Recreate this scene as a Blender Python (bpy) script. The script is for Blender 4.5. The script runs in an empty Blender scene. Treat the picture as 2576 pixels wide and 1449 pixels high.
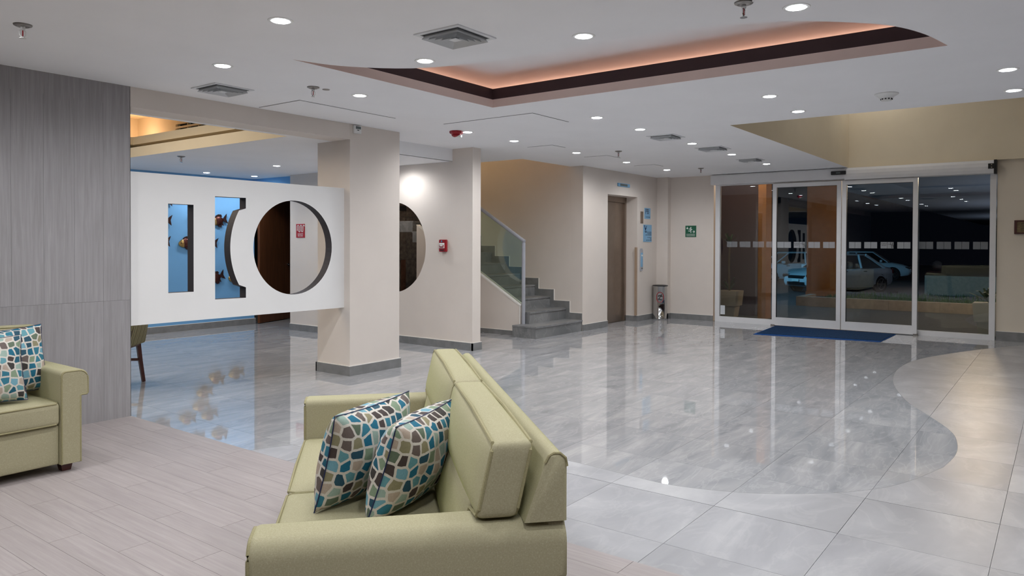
import bpy, bmesh, math, random
from mathutils import Vector, Matrix
random.seed(7)
R = math.radians
SC = bpy.context.scene
COL = SC.collection

# ------------------------------------------------------------------ camera
CAM_H = 1.30
FPX, YAW, HY, ROLL, PITCH = 1859.96, 0.641867, 635.19, 0.003527, 0.012433
W_PX, H_PX = 2576.0, 1449.0
_F = Vector((math.cos(YAW)*math.cos(PITCH), math.sin(YAW)*math.cos(PITCH), -math.sin(PITCH)))
_R0 = Vector((math.sin(YAW), -math.cos(YAW), 0.0))
_U0 = _R0.cross(_F)
_R = _R0*math.cos(ROLL) + _U0*math.sin(ROLL)
_U = -_R0*math.sin(ROLL) + _U0*math.cos(ROLL)
cam_data = bpy.data.cameras.new('camera')
cam_data.sensor_width = 36.0
cam_data.lens = 36.0*FPX/W_PX
cam_data.shift_y = (HY - H_PX/2)/W_PX
cam_data.clip_start = 0.05
cam = bpy.data.objects.new('camera', cam_data)
COL.objects.link(cam)
M = Matrix.Identity(4)
for i in range(3):
    M[i][0] = _R[i]; M[i][1] = _U[i]; M[i][2] = -_F[i]
M[0][3], M[1][3], M[2][3] = 0.0, 0.0, CAM_H
cam.matrix_world = M
SC.camera = cam

def proj(x, y, z):
    d = Vector((x, y, z - CAM_H))
    w = d.dot(_F)
    if w < 0.1:
        return None
    return (1288 + FPX*d.dot(_R)/w, HY - FPX*d.dot(_U)/w)

# ------------------------------------------------------------------ world, exposure
world = bpy.data.worlds.new('night_sky')
SC.world = world
world.use_nodes = True
world.node_tree.nodes['Background'].inputs[0].default_value = (0.05, 0.08, 0.15, 1)
world.node_tree.nodes['Background'].inputs[1].default_value = 0.02
SC.view_settings.view_transform = 'Standard'
SC.view_settings.look = 'None'
SC.view_settings.gamma = 1.0
SC.view_settings.use_curve_mapping = False
SC.view_settings.exposure = 0.0
SC.cycles.max_bounces = 12
SC.cycles.diffuse_bounces = 5
SC.cycles.glossy_bounces = 5
SC.cycles.transparent_max_bounces = 12
SC.cycles.sample_clamp_indirect = 4.0
LAMP_W = 29.5        # every recessed downlight
COVE_W = 0.52         # warm strip of the lobby cove, watts per metre
DINE_W = 60.0        # unseen warm wash that brightens the dining void

def light(name, kind, loc, energy, color=(1, 1, 1), parent=None, **kw):
    d = bpy.data.lights.new(name, kind)
    d.energy = energy
    d.color = color
    for k, v in kw.items():
        setattr(d, k, v)
    o = bpy.data.objects.new(name, d)
    COL.objects.link(o)
    o.location = loc
    return o

# ------------------------------------------------------------------ materials
def lin(c):
    return tuple(((v/255.0)/12.92 if v/255.0 <= 0.04045 else ((v/255.0+0.055)/1.055)**2.4) for v in c) + (1.0,)

class N:
    def __init__(s, name):
        s.m = bpy.data.materials.new(name)
        s.m.use_nodes = True
        s.t = s.m.node_tree
        s.b = s.t.nodes['Principled BSDF']
        s.out = s.t.nodes['Material Output']
    def n(s, typ, **kw):
        nd = s.t.nodes.new(typ)
        for k, v in kw.items():
            setattr(nd, k, v)
        return nd
    def l(s, a, b):
        s.t.links.new(a, b)
    def ramp(s, fac, stops, interp='LINEAR'):
        r = s.n('ShaderNodeValToRGB')
        r.color_ramp.interpolation = interp
        el = r.color_ramp.elements
        while len(el) > 1:
            el.remove(el[-1])
        el[0].position = stops[0][0]; el[0].color = stops[0][1]
        for p, c in stops[1:]:
            e = el.new(p); e.color = c
        s.l(fac, r.inputs[0])
        return r.outputs[0]
    def coords(s, scale=(1, 1, 1), rot=(0, 0, 0), rnd=0.0, out='Object'):
        tc = s.n('ShaderNodeTexCoord')
        mp = s.n('ShaderNodeMapping')
        mp.inputs['Scale'].default_value = scale
        mp.inputs['Rotation'].default_value = rot
        if rnd:
            oi = s.n('ShaderNodeObjectInfo')
            mu = s.n('ShaderNodeVectorMath', operation='SCALE')
            mu.inputs[0].default_value = (rnd, rnd*1.7, rnd*0.6)
            s.l(oi.outputs['Random'], mu.inputs['Scale'])
            ad = s.n('ShaderNodeVectorMath', operation='ADD')
            s.l(tc.outputs[out], ad.inputs[0]); s.l(mu.outputs[0], ad.inputs[1])
            s.l(ad.outputs[0], mp.inputs['Vector'])
        else:
            s.l(tc.outputs[out], mp.inputs['Vector'])
        return mp.outputs[0]
    def noise(s, vec, scale=5, detail=4, rough=0.55, dist=0.0):
        nd = s.n('ShaderNodeTexNoise')
        nd.inputs['Scale'].default_value = scale
        nd.inputs['Detail'].default_value = detail
        nd.inputs['Roughness'].default_value = rough
        nd.inputs['Distortion'].default_value = dist
        s.l(vec, nd.inputs['Vector'])
        return nd.outputs['Fac']
    def bump(s, h, strength=0.2, dist=0.002):
        b = s.n('ShaderNodeBump')
        b.inputs['Strength'].default_value = strength
        b.inputs['Distance'].default_value = dist
        s.l(h, b.inputs['Height'])
        s.l(b.outputs[0], s.b.inputs['Normal'])
    def mix(s, fac, a, b, blend='MIX'):
        m = s.n('ShaderNodeMix', data_type='RGBA', blend_type=blend)
        for k, v in ((0, fac), (6, a), (7, b)):
            if hasattr(v, 'links') or hasattr(v, 'is_linked'):
                s.l(v, m.inputs[k])
            else:
                m.inputs[k].default_value = v
        return m.outputs[2]

def plain(name, rgb, rough=0.6, spec=0.5, metal=0.0, var=0.04, vs=8.0, bump=0.0, bs=120.0):
    a = N(name)
    c = lin(rgb)
    v = a.coords()
    f = a.noise(v, vs, 3)
    lo = tuple(max(0, x*(1-var)) for x in c[:3]) + (1,)
    hi = tuple(min(1, x*(1+var)) for x in c[:3]) + (1,)
    a.l(a.ramp(f, [(0.3, lo), (0.7, hi)]), a.b.inputs['Base Color'])
    a.b.inputs['Roughness'].default_value = rough
    a.b.inputs['Metallic'].default_value = metal
    a.b.inputs['Specular IOR Level'].default_value = spec
    if bump:
        a.bump(a.noise(v, bs, 2), bump, 0.002)
    return a.m

def emit(name, rgb, strength):
    a = N(name)
    a.b.inputs['Base Color'].default_value = (0, 0, 0, 1)
    a.b.inputs['Emission Color'].default_value = lin(rgb)
    a.b.inputs['Emission Strength'].default_value = strength
    return a.m

def marble(name, rough, pal, streak, rot, vein_k=0.30, ior=1.52):
    a = N(name)
    v = a.coords(rnd=37.0, rot=(0, 0, R(rot)), scale=(0.8, streak, 1))
    n1 = a.noise(v, 0.95, 7, 0.55, 1.9)
    n2 = a.noise(v, 2.6, 5, 0.55, 1.2)
    c1 = a.ramp(n1, [(0.26, lin(pal[0])), (0.45, lin(pal[1])), (0.56, lin(pal[2])), (0.74, lin(pal[3]))])
    vein = a.ramp(n2, [(0.455, (0, 0, 0, 1)), (0.495, (1, 1, 1, 1)), (0.53, (0, 0, 0, 1))])
    mulv = a.n('ShaderNodeMath', operation='MULTIPLY')
    a.l(vein, mulv.inputs[0]); mulv.inputs[1].default_value = vein_k
    c2 = a.mix(mulv.outputs[0], c1, lin((214, 213, 212)))
    oi = a.n('ShaderNodeObjectInfo')
    tone = a.ramp(oi.outputs['Random'], [(0.0, (0.94, 0.94, 0.95, 1)), (1.0, (1.0, 1.0, 1.0, 1))])
    a.l(a.mix(1.0, c2, tone, 'MULTIPLY'), a.b.inputs['Base Color'])
    a.b.inputs['Roughness'].default_value = rough
    a.b.inputs['IOR'].default_value = ior
    # the polished stone is never quite flat: slow waves pull the reflections into smears
    w = a.noise(a.coords(scale=(1, 1, 1), rnd=11.0), 2.3, 2, 0.5, 0.3)
    a.bump(w, 0.018, 0.01)
    return a.m

def wood_grain(name, pal, rough, axis, rnd=20.0, fine=60.0, tone=0.10):
    a = N(name)
    sc = [fine, fine, fine]
    sc[axis] = 2.2
    v = a.coords(rnd=rnd, scale=tuple(sc))
    n1 = a.noise(v, 1.0, 5, 0.6, 0.6)
    sc2 = [9.0, 9.0, 9.0]; sc2[axis] = 2.4
    n2 = a.noise(a.coords(rnd=rnd, scale=tuple(sc2)), 1.0, 4, 0.55, 1.2)
    c1 = a.ramp(n1, [(0.3, lin(pal[0])), (0.52, lin(pal[1])), (0.75, lin(pal[2]))])
    sh = a.ramp(n2, [(0.3, (0.94, 0.935, 0.935, 1)), (0.7, (1, 1, 1, 1))])
    c2 = a.mix(1.0, c1, sh, 'MULTIPLY')
    oi = a.n('ShaderNodeObjectInfo')
    tn = a.ramp(oi.outputs['Random'], [(0.0, (1-tone, 1-tone, 1-tone, 1)), (1.0, (1, 1, 1, 1))])
    a.l(a.mix(1.0, c2, tn, 'MULTIPLY'), a.b.inputs['Base Color'])
    a.b.inputs['Roughness'].default_value = rough
    a.bump(n1, 0.12, 0.002)
    return a.m

def fabric():
    a = N('olive_linen')
    v1 = a.coords(scale=(1400, 220, 220)); v2 = a.coords(scale=(220, 220, 1400)); v3 = a.coords(scale=(220, 1400, 220))
    mx = a.n('ShaderNodeMath', operation='MAXIMUM')
    f1 = a.noise(v1, 1.0, 2); f2 = a.noise(v2, 1.0, 2); f3 = a.noise(v3, 1.0, 2)
    a.l(f1, mx.inputs[0]); a.l(f2, mx.inputs[1])
    mx2 = a.n('ShaderNodeMath', operation='MAXIMUM')
    a.l(mx.outputs[0], mx2.inputs[0]); a.l(f3, mx2.inputs[1])
    c = a.ramp(mx2.outputs[0], [(0.45, lin((152, 146, 117))), (0.75, lin((178, 171, 144)))])
    big = a.ramp(a.noise(a.coords(), 3.0, 3), [(0.3, (0.97, 0.97, 0.97, 1)), (0.7, (1, 1, 1, 1))])
    a.l(a.mix(1.0, c, big, 'MULTIPLY'), a.b.inputs['Base Color'])
    a.b.inputs['Roughness'].default_value = 0.85
    a.b.inputs['Specular IOR Level'].default_value = 0.25
    a.b.inputs['Sheen Weight'].default_value = 0.2
    a.b.inputs['Sheen Roughness'].default_value = 0.4
    a.b.inputs['Sheen Tint'].default_value = lin((190, 205, 90))
    a.bump(mx2.outputs[0], 0.15, 0.0008)
    return a.m

def pebble():
    a = N('pebble_print_cloth')
    oi = a.n('ShaderNodeObjectInfo')
    tc = a.n('ShaderNodeTexCoord')
    sp = a.n('ShaderNodeSeparateXYZ'); a.l(tc.outputs['UV'], sp.inputs[0])
    cb = a.n('ShaderNodeCombineXYZ')
    a.l(sp.outputs['X'], cb.inputs['X']); a.l(sp.outputs['Y'], cb.inputs['Y'])
    off = a.n('ShaderNodeVectorMath', operation='SCALE'); off.inputs[0].default_value = (9.0, 5.0, 0)
    a.l(oi.outputs['Random'], off.inputs['Scale'])
    ad = a.n('ShaderNodeVectorMath', operation='ADD')
    a.l(cb.outputs[0], ad.inputs[0]); a.l(off.outputs[0], ad.inputs[1])
    # jitter so the outlines wobble
    nz = a.n('ShaderNodeTexNoise'); nz.inputs['Scale'].default_value = 30; a.l(ad.outputs[0], nz.inputs['Vector'])
    sub = a.n('ShaderNodeVectorMath', operation='SUBTRACT'); a.l(nz.outputs['Color'], sub.inputs[0]); sub.inputs[1].default_value = (0.5, 0.5, 0.5)
    scl = a.n('ShaderNodeVectorMath', operation='SCALE'); a.l(sub.outputs[0], scl.inputs[0]); scl.inputs['Scale'].default_value = 0.008
    ad2 = a.n('ShaderNodeVectorMath', operation='ADD'); a.l(ad.outputs[0], ad2.inputs[0]); a.l(scl.outputs[0], ad2.inputs[1])
    def vor(feature):
        v = a.n('ShaderNodeTexVoronoi', voronoi_dimensions='2D', feature=feature)
        v.inputs['Scale'].default_value = 24.5
        v.inputs['Randomness'].default_value = 0.55
        a.l(ad2.outputs[0], v.inputs['Vector'])
        return v
    ve = vor('DISTANCE_TO_EDGE'); vc = vor('F1')
    r = a.n('ShaderNodeSeparateColor'); a.l(vc.outputs['Color'], r.inputs[0])
    pal = [(34, 92, 112), (96, 148, 158), (62, 58, 56), (140, 134, 106), (52, 118, 138), (150, 170, 160), (70, 60, 58),
           (40, 78, 96), (176, 160, 146), (112, 160, 176), (96, 110, 92), (104, 92, 88), (30, 104, 130), (128, 146, 122)]
    col = a.ramp(r.outputs[0], [(i/len(pal), lin(c)) for i, c in enumerate(pal)], 'CONSTANT')
    th = a.ramp(ve.outputs['Distance'], [(0.095, (0, 0, 0, 1)), (0.115, (1, 1, 1, 1))])
    weave = a.noise(a.coords(scale=(600, 600, 140)), 1.0, 2)
    c2 = a.mix(th, lin((205, 199, 190)), col)
    wv = a.ramp(weave, [(0.35, (0.86, 0.86, 0.86, 1)), (0.65, (1, 1, 1, 1))])
    a.l(a.mix(1.0, c2, wv, 'MULTIPLY'), a.b.inputs['Base Color'])
    a.b.inputs['Roughness'].default_value = 0.75
    a.b.inputs['Specular IOR Level'].default_value = 0.3
    a.bump(weave, 0.2, 0.001)
    return a.m

def glass(name, tint, ior=1.5):
    a = N(name)
    tr = a.n('ShaderNodeBsdfTransparent'); tr.inputs[0].default_value = tint
    gl = a.n('ShaderNodeBsdfGlossy'); gl.inputs['Roughness'].default_value = 0.0
    gl.inputs['Color'].default_value = (0.95, 0.97, 1.0, 1)
    fr = a.n('ShaderNodeFresnel'); fr.inputs[0].default_value = ior
    mx = a.n('ShaderNodeMixShader')
    a.l(fr.outputs[0], mx.inputs[0]); a.l(tr.outputs[0], mx.inputs[1]); a.l(gl.outputs[0], mx.inputs[2])
    a.l(mx.outputs[0], a.out.inputs[0])
    return a.m

def film(name, rgb, cover):
    a = N(name)
    a.b.inputs['Base Color'].default_value = lin(rgb)
    a.b.inputs['Roughness'].default_value = 0.6
    tr = a.n('ShaderNodeBsdfTransparent')
    nz = a.noise(a.coords(), 200.0, 2)
    m = a.n('ShaderNodeMapRange'); a.l(nz, m.inputs[0])
    m.inputs[3].default_value = cover*0.92; m.inputs[4].default_value = cover*1.08
    mx = a.n('ShaderNodeMixShader')
    a.l(m.outputs[0], mx.inputs[0]); a.l(tr.outputs[0], mx.inputs[1]); a.l(a.b.outputs[0], mx.inputs[2])
    a.l(mx.outputs[0], a.out.inputs[0])
    return a.m

def stripes():
    a = N('striped_upholstery')
    v = a.coords()
    sp = a.n('ShaderNodeSeparateXYZ'); a.l(v, sp.inputs[0])
    sm_ = a.n('ShaderNodeMath', operation='ADD'); a.l(sp.outputs[0], sm_.inputs[0]); a.l(sp.outputs[1], sm_.inputs[1])
    w = a.n('ShaderNodeMath', operation='MULTIPLY'); a.l(sm_.outputs[0], w.inputs[0]); w.inputs[1].default_value = 12.0
    fr = a.n('ShaderNodeMath', operation='FRACT'); a.l(w.outputs[0], fr.inputs[0])
    pal = [(0, (122, 118, 84)), (0.2, (60, 52, 46)), (0.28, (150, 140, 104)), (0.45, (96, 104, 84)), (0.55, (70, 60, 50)), (0.62, (140, 132, 96)), (0.85, (86, 78, 60))]
    a.l(a.ramp(fr.outputs[0], [(p, lin(c)) for p, c in pal], 'CONSTANT'), a.b.inputs['Base Color'])
    a.b.inputs['Roughness'].default_value = 0.85
    return a.m

MT = {
    'ceiling': plain('ceiling_paint', (244, 244, 246), 0.85, 0.2, var=0.015, vs=2, bump=0.05),
    'beige': plain('beige_wall_paint', (220, 211, 203), 0.8, 0.25, var=0.02, vs=3, bump=0.08, bs=260),
    'tan': plain('tan_wall_paint', (226, 214, 190), 0.8, 0.25, var=0.02, vs=3, bump=0.08, bs=260),
    'sand': plain('sand_wall_paint', (222, 212, 196), 0.8, 0.25, var=0.02, vs=3, bump=0.08, bs=260),
    'white_panel': plain('white_panel_paint', (234, 233, 232), 0.7, 0.3, var=0.015, vs=3),
    'jamb': plain('charcoal_reveal_paint', (64, 61, 65), 0.6, 0.3),
    'blue': plain('blue_wall_paint', (112, 166, 212), 0.75, 0.25, var=0.02, vs=3, bump=0.06, bs=260),
    'pink': plain('pale_rose_fascia', (238, 216, 208), 0.75, 0.25, var=0.02),  # even pale rose tone for the cove fascia
    'brown': plain('dark_brown_paint', (70, 52, 54), 0.6, 0.3, var=0.05),
    'skirt': plain('grey_stone_skirting', (126, 126, 126), 0.35, 0.5, var=0.14, vs=9),
    'caulk': plain('white_caulk', (232, 228, 222), 0.6),
    'joint': plain('dark_tile_joint', (136, 134, 132), 0.8),
    'stone_step': marble('grey_stone_step', 0.35, [(100, 101, 102), (122, 123, 124), (132, 132, 132), (142, 142, 142)], 2.0, 35, 0.12),
    'polish': marble('polished_grey_stone', 0.02, [(150, 151, 155), (166, 167, 170), (174, 174, 176), (192, 191, 191)], 3.0, 8, 0.22, 1.85),
    'honed': marble('honed_pale_stone', 0.36, [(144, 144, 147), (156, 156, 159), (164, 164, 167), (186, 186, 187)], 1.3, 35, 0.10, 1.40),
    'plank': wood_grain('pale_wood_plank', [(156, 147, 145), (164, 155, 153), (174, 166, 164)], 0.5, 1, tone=0.06),
    'wallplank': wood_grain('grey_wood_wall_plank', [(144, 141, 142), (154, 151, 153), (165, 162, 164)], 0.6, 2, tone=0.03),
    'linen': fabric(),
    'pip': plain('olive_piping', (146, 139, 104), 0.85, var=0.15, vs=300),
    'pebble': pebble(),
    'dkwood': plain('dark_red_wood', (74, 36, 30), 0.35, 0.5, var=0.2, vs=20),
    'doorwood': wood_grain('brown_door_veneer', [(84, 48, 26), (104, 62, 36), (122, 76, 46)], 0.45, 2),
    'stripe': stripes(),
    'alu': plain('white_aluminium', (222, 222, 224), 0.4, 0.5, var=0.02),
    'steel': plain('brushed_steel', (150, 146, 142), 0.32, 0.5, metal=1.0),
    'liftsteel': plain('bronze_steel', (164, 150, 138), 0.42, 0.5, metal=1.0),
    'chrome': plain('polished_steel', (190, 190, 190), 0.06, 0.5, metal=1.0),
    'greymetal': plain('grey_enamel_tube', (168, 170, 178), 0.3, 0.5),
    'black': plain('black_plastic', (24, 24, 26), 0.4),
    'dark': plain('void_shade', (14, 13, 13), 0.9),  # near-black colour stands in for the shade of unlit interiors
    'red': plain('red_plastic', (150, 22, 34), 0.35),
    'signred': plain('red_sign', (170, 30, 40), 0.5),
    'signblue': plain('light_blue_sign', (128, 178, 214), 0.4),
    'signgreen': plain('green_sign', (30, 98, 72), 0.45),
    'navy': plain('navy_print', (22, 34, 74), 0.5),
    'white': plain('white_plastic', (226, 226, 224), 0.45),
    'print': plain('white_print', (232, 238, 234), 0.5),
    'ink': plain('dark_print', (34, 34, 38), 0.5),
    'mat': plain('blue_mat_pile', (26, 52, 84), 0.95, 0.1, var=0.35, vs=60, bump=0.5, bs=500),
    'matedge': plain('blue_mat_rubber', (22, 70, 132), 0.9, 0.15),
    'vent': plain('vent_white_enamel', (222, 224, 226), 0.5),
    'ventdark': plain('vent_shadow', (74, 76, 80), 0.7),
    'glass': glass('clear_door_glass', (0.86, 0.88, 0.88, 1)),
    'railglass': glass('green_rail_glass', (0.80, 0.88, 0.82, 1)),
    'frost': film('frosted_film', (206, 210, 216), 0.36),
    'frost2': film('dimmed_frosted_film', (206, 212, 220), 0.16),  # same film with lower cover, dims the stickers on the fixed panes
    'paper': plain('white_paper', (206, 210, 214), 0.7),
    'gold': plain('gold_leaf', (176, 146, 92), 0.3, metal=0.9, var=0.15, vs=30),
    'copper': plain('copper_patina', (88, 48, 42), 0.35, metal=0.7, var=0.35, vs=40),
    'fin': plain('dark_copper_fin', (62, 40, 38), 0.4, metal=0.6, var=0.3, vs=40),
    'stoneclad': plain('veined_stone_cladding', (118, 108, 100), 0.25, 0.5, var=0.35, vs=14),
    'stoneclad2': plain('red_stone_cladding', (112, 78, 62), 0.25, 0.5, var=0.3, vs=12),
    'orange': plain('ochre_render', (158, 112, 72), 0.9, 0.1, var=0.06),
    'asphalt': plain('asphalt', (70, 70, 72), 0.9, 0.2, var=0.2, vs=30),
    'paver': plain('dark_paving', (74, 72, 70), 0.8, 0.2, var=0.15, vs=6),
    'curb': plain('concrete_curb', (150, 140, 126), 0.9, 0.1, var=0.12, vs=10),
    'grass': plain('grass_blade', (44, 84, 40), 0.8),
    'carpaint': plain('white_car_paint', (206, 214, 220), 0.25, 0.5),
    'carglass': plain('car_window', (16, 20, 24), 0.08, 0.6),
    'tyre': plain('tyre_rubber', (20, 20, 20), 0.8),
    'pot': plain('taupe_planter', (176, 166, 146), 0.6),
    'leaf': plain('dark_leaf', (44, 70, 40), 0.6),
    'bark': plain('stem_bark', (96, 84, 66), 0.9),
    'bronze': plain('bronze_plaque', (120, 104, 76), 0.35, metal=0.6, var=0.3, vs=60),
    'canopy': plain('canopy_soffit', (170, 172, 178), 0.8),
    'lens': emit('downlight_lens', (245, 248, 255), 45.0),
    'led': emit('warm_led_strip', (255, 160, 110), 1.2),
    'lcd': plain('lcd_panel', (96, 104, 104), 0.3),
    'cardboard': plain('brown_edge_guard', (170, 146, 124), 0.7),
    'tail': plain('tail_lamp', (120, 16, 16), 0.3),
}

# ------------------------------------------------------------------ mesh helpers
class MB:
    """collects shapes into one mesh"""
    def __init__(s):
        s.bm = bmesh.new()
        s.mi = 0
    def face(s, pts):
        vs = [s.bm.verts.new(p) for p in pts]
        f = s.bm.faces.new(vs)
        f.material_index = s.mi
        return f
    def box(s, x0, x1, y0, y1, z0, z1):
        v = [s.bm.verts.new((x, y, z)) for z in (z0, z1) for y in (y0, y1) for x in (x0, x1)]
        for idx in ((0, 2, 3, 1), (4, 5, 7, 6), (0, 1, 5, 4), (2, 6, 7, 3), (0, 4, 6, 2), (1, 3, 7, 5)):
            f = s.bm.faces.new([v[i] for i in idx]); f.material_index = s.mi
        return s
    def prism(s, pts, axis, a, b):
        """extrude a simple 2D polygon; axis 0: pts=(y,z), 1: pts=(x,z), 2: pts=(x,y)"""
        def p3(p, t):
            return (t, p[0], p[1]) if axis == 0 else (p[0], t, p[1]) if axis == 1 else (p[0], p[1], t)
        A = [s.bm.verts.new(p3(p, a)) for p in pts]
        B = [s.bm.verts.new(p3(p, b)) for p in pts]
        n = len(pts)
        fs = [s.bm.faces.new(A), s.bm.faces.new(list(reversed(B)))]
        for i in range(n):
            fs.append(s.bm.faces.new([A[i], B[i], B[(i+1) % n], A[(i+1) % n]]))
        for f in fs:
            f.material_index = s.mi
        return s
    def plate(s, outer, holes, axis, a, b, rim=0, holerim=None):
        """thick plate with holes; polygons as in prism"""
        def p3(p, t):
            return (t, p[0], p[1]) if axis == 0 else (p[0], t, p[1]) if axis == 1 else (p[0], p[1], t)
        loops = [outer] + list(holes)
        sides = []
        for t in (a, b):
            es, vv = [], []
            for lp in loops:
                vs = [s.bm.verts.new(p3(p, t)) for p in lp]
                vv.append(vs)
                es += [s.bm.edges.new((vs[i], vs[(i+1) % len(vs)])) for i in range(len(vs))]
            r = bmesh.ops.triangle_fill(s.bm, use_beauty=True, use_dissolve=False, edges=es)
            for g in r['geom']:
                if isinstance(g, bmesh.types.BMFace):
                    g.material_index = s.mi
            sides.append(vv)
        for k, lp in enumerate(loops):
            n = len(lp)
            for i in range(n):
                f = s.bm.faces.new([sides[0][k][i], sides[1][k][i], sides[1][k][(i+1) % n], sides[0][k][(i+1) % n]])
                f.material_index = (rim if k == 0 else (s.mi if holerim is None else holerim))
        return s
    def lathe(s, prof, c=(0, 0, 0), seg=24, axis='Z'):
        rings = []
        for r, z in prof:
            ring = []
            for i in range(seg):
                t = 2*math.pi*i/seg
                p = Vector((r*math.cos(t), r*math.sin(t), z))
                if axis == 'X': p = Vector((p.z, p.x, p.y))
                if axis == 'Y': p = Vector((p.x, p.z, p.y))
                ring.append(s.bm.verts.new(p + Vector(c)))
            rings.append(ring)
        for a, b in zip(rings, rings[1:]):
            for i in range(seg):
                f = s.bm.faces.new([a[i], a[(i+1) % seg], b[(i+1) % seg], b[i]]); f.material_index = s.mi
        for ring in (rings[0], rings[-1]):
            f = s.bm.faces.new(ring); f.material_index = s.mi
        return s
    def tube(s, pts, r, seg=8, closed=False, r2=None):
        pts = [Vector(p) for p in pts]
        n = len(pts)
        rings = []
        for i, p in enumerate(pts):
            if closed:
                d = (pts[(i+1) % n] - pts[i-1])
            else:
                d = pts[min(i+1, n-1)] - pts[max(i-1, 0)]
            d.normalize()
            up = Vector((0, 0, 1)) if abs(d.z) < 0.9 else Vector((1, 0, 0))
            a = d.cross(up).normalized(); b = d.cross(a)
            rr = r if r2 is None else r + (r2-r)*i/(n-1)
            rings.append([s.bm.verts.new(p + rr*(a*math.cos(2*math.pi*k/seg) + b*math.sin(2*math.pi*k/seg))) for k in range(seg)])
        pairs = list(zip(rings, rings[1:])) + ([(rings[-1], rings[0])] if closed else [])
        for A, B in pairs:
            for k in range(seg):
                f = s.bm.faces.new([A[k], A[(k+1) % seg], B[(k+1) % seg], B[k]]); f.material_index = s.mi
        if not closed:
            for ring in (rings[0], rings[-1]):
                f = s.bm.faces.new(ring); f.material_index = s.mi
        return s
    def soft(s, x0, x1, y0, y1, z0, z1, r=0.02, bx=0.0, by=0.0, bz=0.0, n=6, warp=None):
        """soft rounded box with crowned faces"""
        def ax(a, b):
            k = [a, a+0.12*r, a+0.4*r, a+r]
            m = [a+r + (b-a-2*r)*i/n for i in range(1, n)]
            return k + m + [b-r, b-0.4*r, b-0.12*r, b]
        X, Y, Z = ax(x0, x1), ax(y0, y1), ax(z0, z1)
        cache = {}
        def V(p):
            key = tuple(round(c, 6) for c in p)
            if key in cache:
                return cache[key]
            q = Vector(p)
            inn = Vector((min(max(q.x, x0+r), x1-r), min(max(q.y, y0+r), y1-r), min(max(q.z, z0+r), z1-r)))
            d = q - inn
            if d.length > 1e-9:
                q = inn + d.normalized()*min(d.length, r) if sum(abs(c) > 1e-9 for c in d) > 1 else q
            u = 2*(p[0]-x0)/(x1-x0)-1; v = 2*(p[1]-y0)/(y1-y0)-1; w = 2*(p[2]-z0)/(z1-z0)-1
            e = lambda t: 1 - abs(t)**3
            q.x += bx*u*e(v)*e(w); q.y += by*v*e(u)*e(w); q.z += bz*w*e(u)*e(v)
            if warp: q = Vector(warp(q))
            cache[key] = s.bm.verts.new(q)
            return cache[key]
        def grid(A, B, f):
            for i in range(len(A)-1):
                for j in range(len(B)-1):
                    fc = s.bm.faces.new([V(f(A[i], B[j])), V(f(A[i+1], B[j])), V(f(A[i+1], B[j+1])), V(f(A[i], B[j+1]))])
                    fc.material_index = s.mi
        for z in (z0, z1): grid(X, Y, lambda a, b: (a, b, z))
        for y in (y0, y1): grid(X, Z, lambda a, b: (a, y, b))
        for x in (x0, x1): grid(Y, Z, lambda a, b: (x, a, b))
        return s
    def bevel(s, w, seg=2):
        bmesh.ops.bevel(s.bm, geom=list(s.bm.edges), offset=w, segments=seg, affect='EDGES', clamp_overlap=True)
        return s
    def mesh(s, name, mats, smooth=None):
        bmesh.ops.recalc_face_normals(s.bm, faces=s.bm.faces)
        me = bpy.data.meshes.new(name)
        s.bm.to_mesh(me); s.bm.free()
        for m in (mats if isinstance(mats, (list, tuple)) else [mats]):
            me.materials.append(MT[m] if isinstance(m, str) else m)
        if smooth is not None:
            for p in me.polygons: p.use_smooth = True
            me.set_sharp_from_angle(angle=R(smooth))
        return me
    def build(s, name, mats, parent=None, smooth=None):
        return link(name, s.mesh(name, mats, smooth), parent)

def link(name, me, parent=None):
    o = bpy.data.objects.new(name, me)
    COL.objects.link(o)
    if parent is not None:
        o.parent = parent
    return o

def tag(o, label=None, cat=None, group=None, kind=None):
    if label: o['label'] = label
    if cat: o['category'] = cat
    if group: o['group'] = group
    if kind: o['kind'] = kind
    return o

def thing(name, label, cat, loc=(0, 0, 0), rz=0.0, group=None):
    o = bpy.data.objects.new(name, None)
    o.empty_display_size = 0.05
    COL.objects.link(o)
    o.location = loc; o.rotation_euler = (0, 0, rz)
    return tag(o, label, cat, group)

def struct(name, parts_mb, mats, smooth=None):
    return tag(parts_mb.build(name, mats, None, smooth), kind='structure')

def copy_tree(o, parent=None):
    c = o.copy(); COL.objects.link(c)
    if parent is not None:
        c.parent = parent
    for ch in [k for k in COL.objects if k.parent == o]:
        copy_tree(ch, c)
    return c

def text_part(name, body, size, mat, parent, mtx, align='LEFT', spacing=1.0, ext=0.0004):
    cu = bpy.data.curves.new(name, 'FONT')
    cu.body = body; cu.size = size; cu.align_x = align; cu.align_y = 'CENTER'
    cu.space_line = spacing; cu.extrude = ext; cu.resolution_u = 3
    tmp = bpy.data.objects.new(name, cu)
    COL.objects.link(tmp)
    dg = bpy.context.evaluated_depsgraph_get()
    me = bpy.data.meshes.new_from_object(tmp.evaluated_get(dg))
    bpy.data.objects.remove(tmp)
    me.materials.clear(); me.materials.append(MT[mat])
    me.transform(mtx)
    return link(name, me, parent)

def frame_x(x, y, z):       # text on a wall X = const that faces -X: reading direction is -Y
    m = Matrix(((0, 0, -1, x), (-1, 0, 0, y), (0, 1, 0, z), (0, 0, 0, 1)))
    return m
def frame_y(x, y, z):       # text on a wall Y = const that faces -Y: reading direction is +X
    m = Matrix(((1, 0, 0, x), (0, 0, -1, y), (0, 1, 0, z), (0, 0, 0, 1)))
    return m

def arc(cx, cy, r, a0, a1, n):
    return [(cx + r*math.cos(R(a0+(a1-a0)*i/n)), cy + r*math.sin(R(a0+(a1-a0)*i/n))) for i in range(n+1)]

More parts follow.
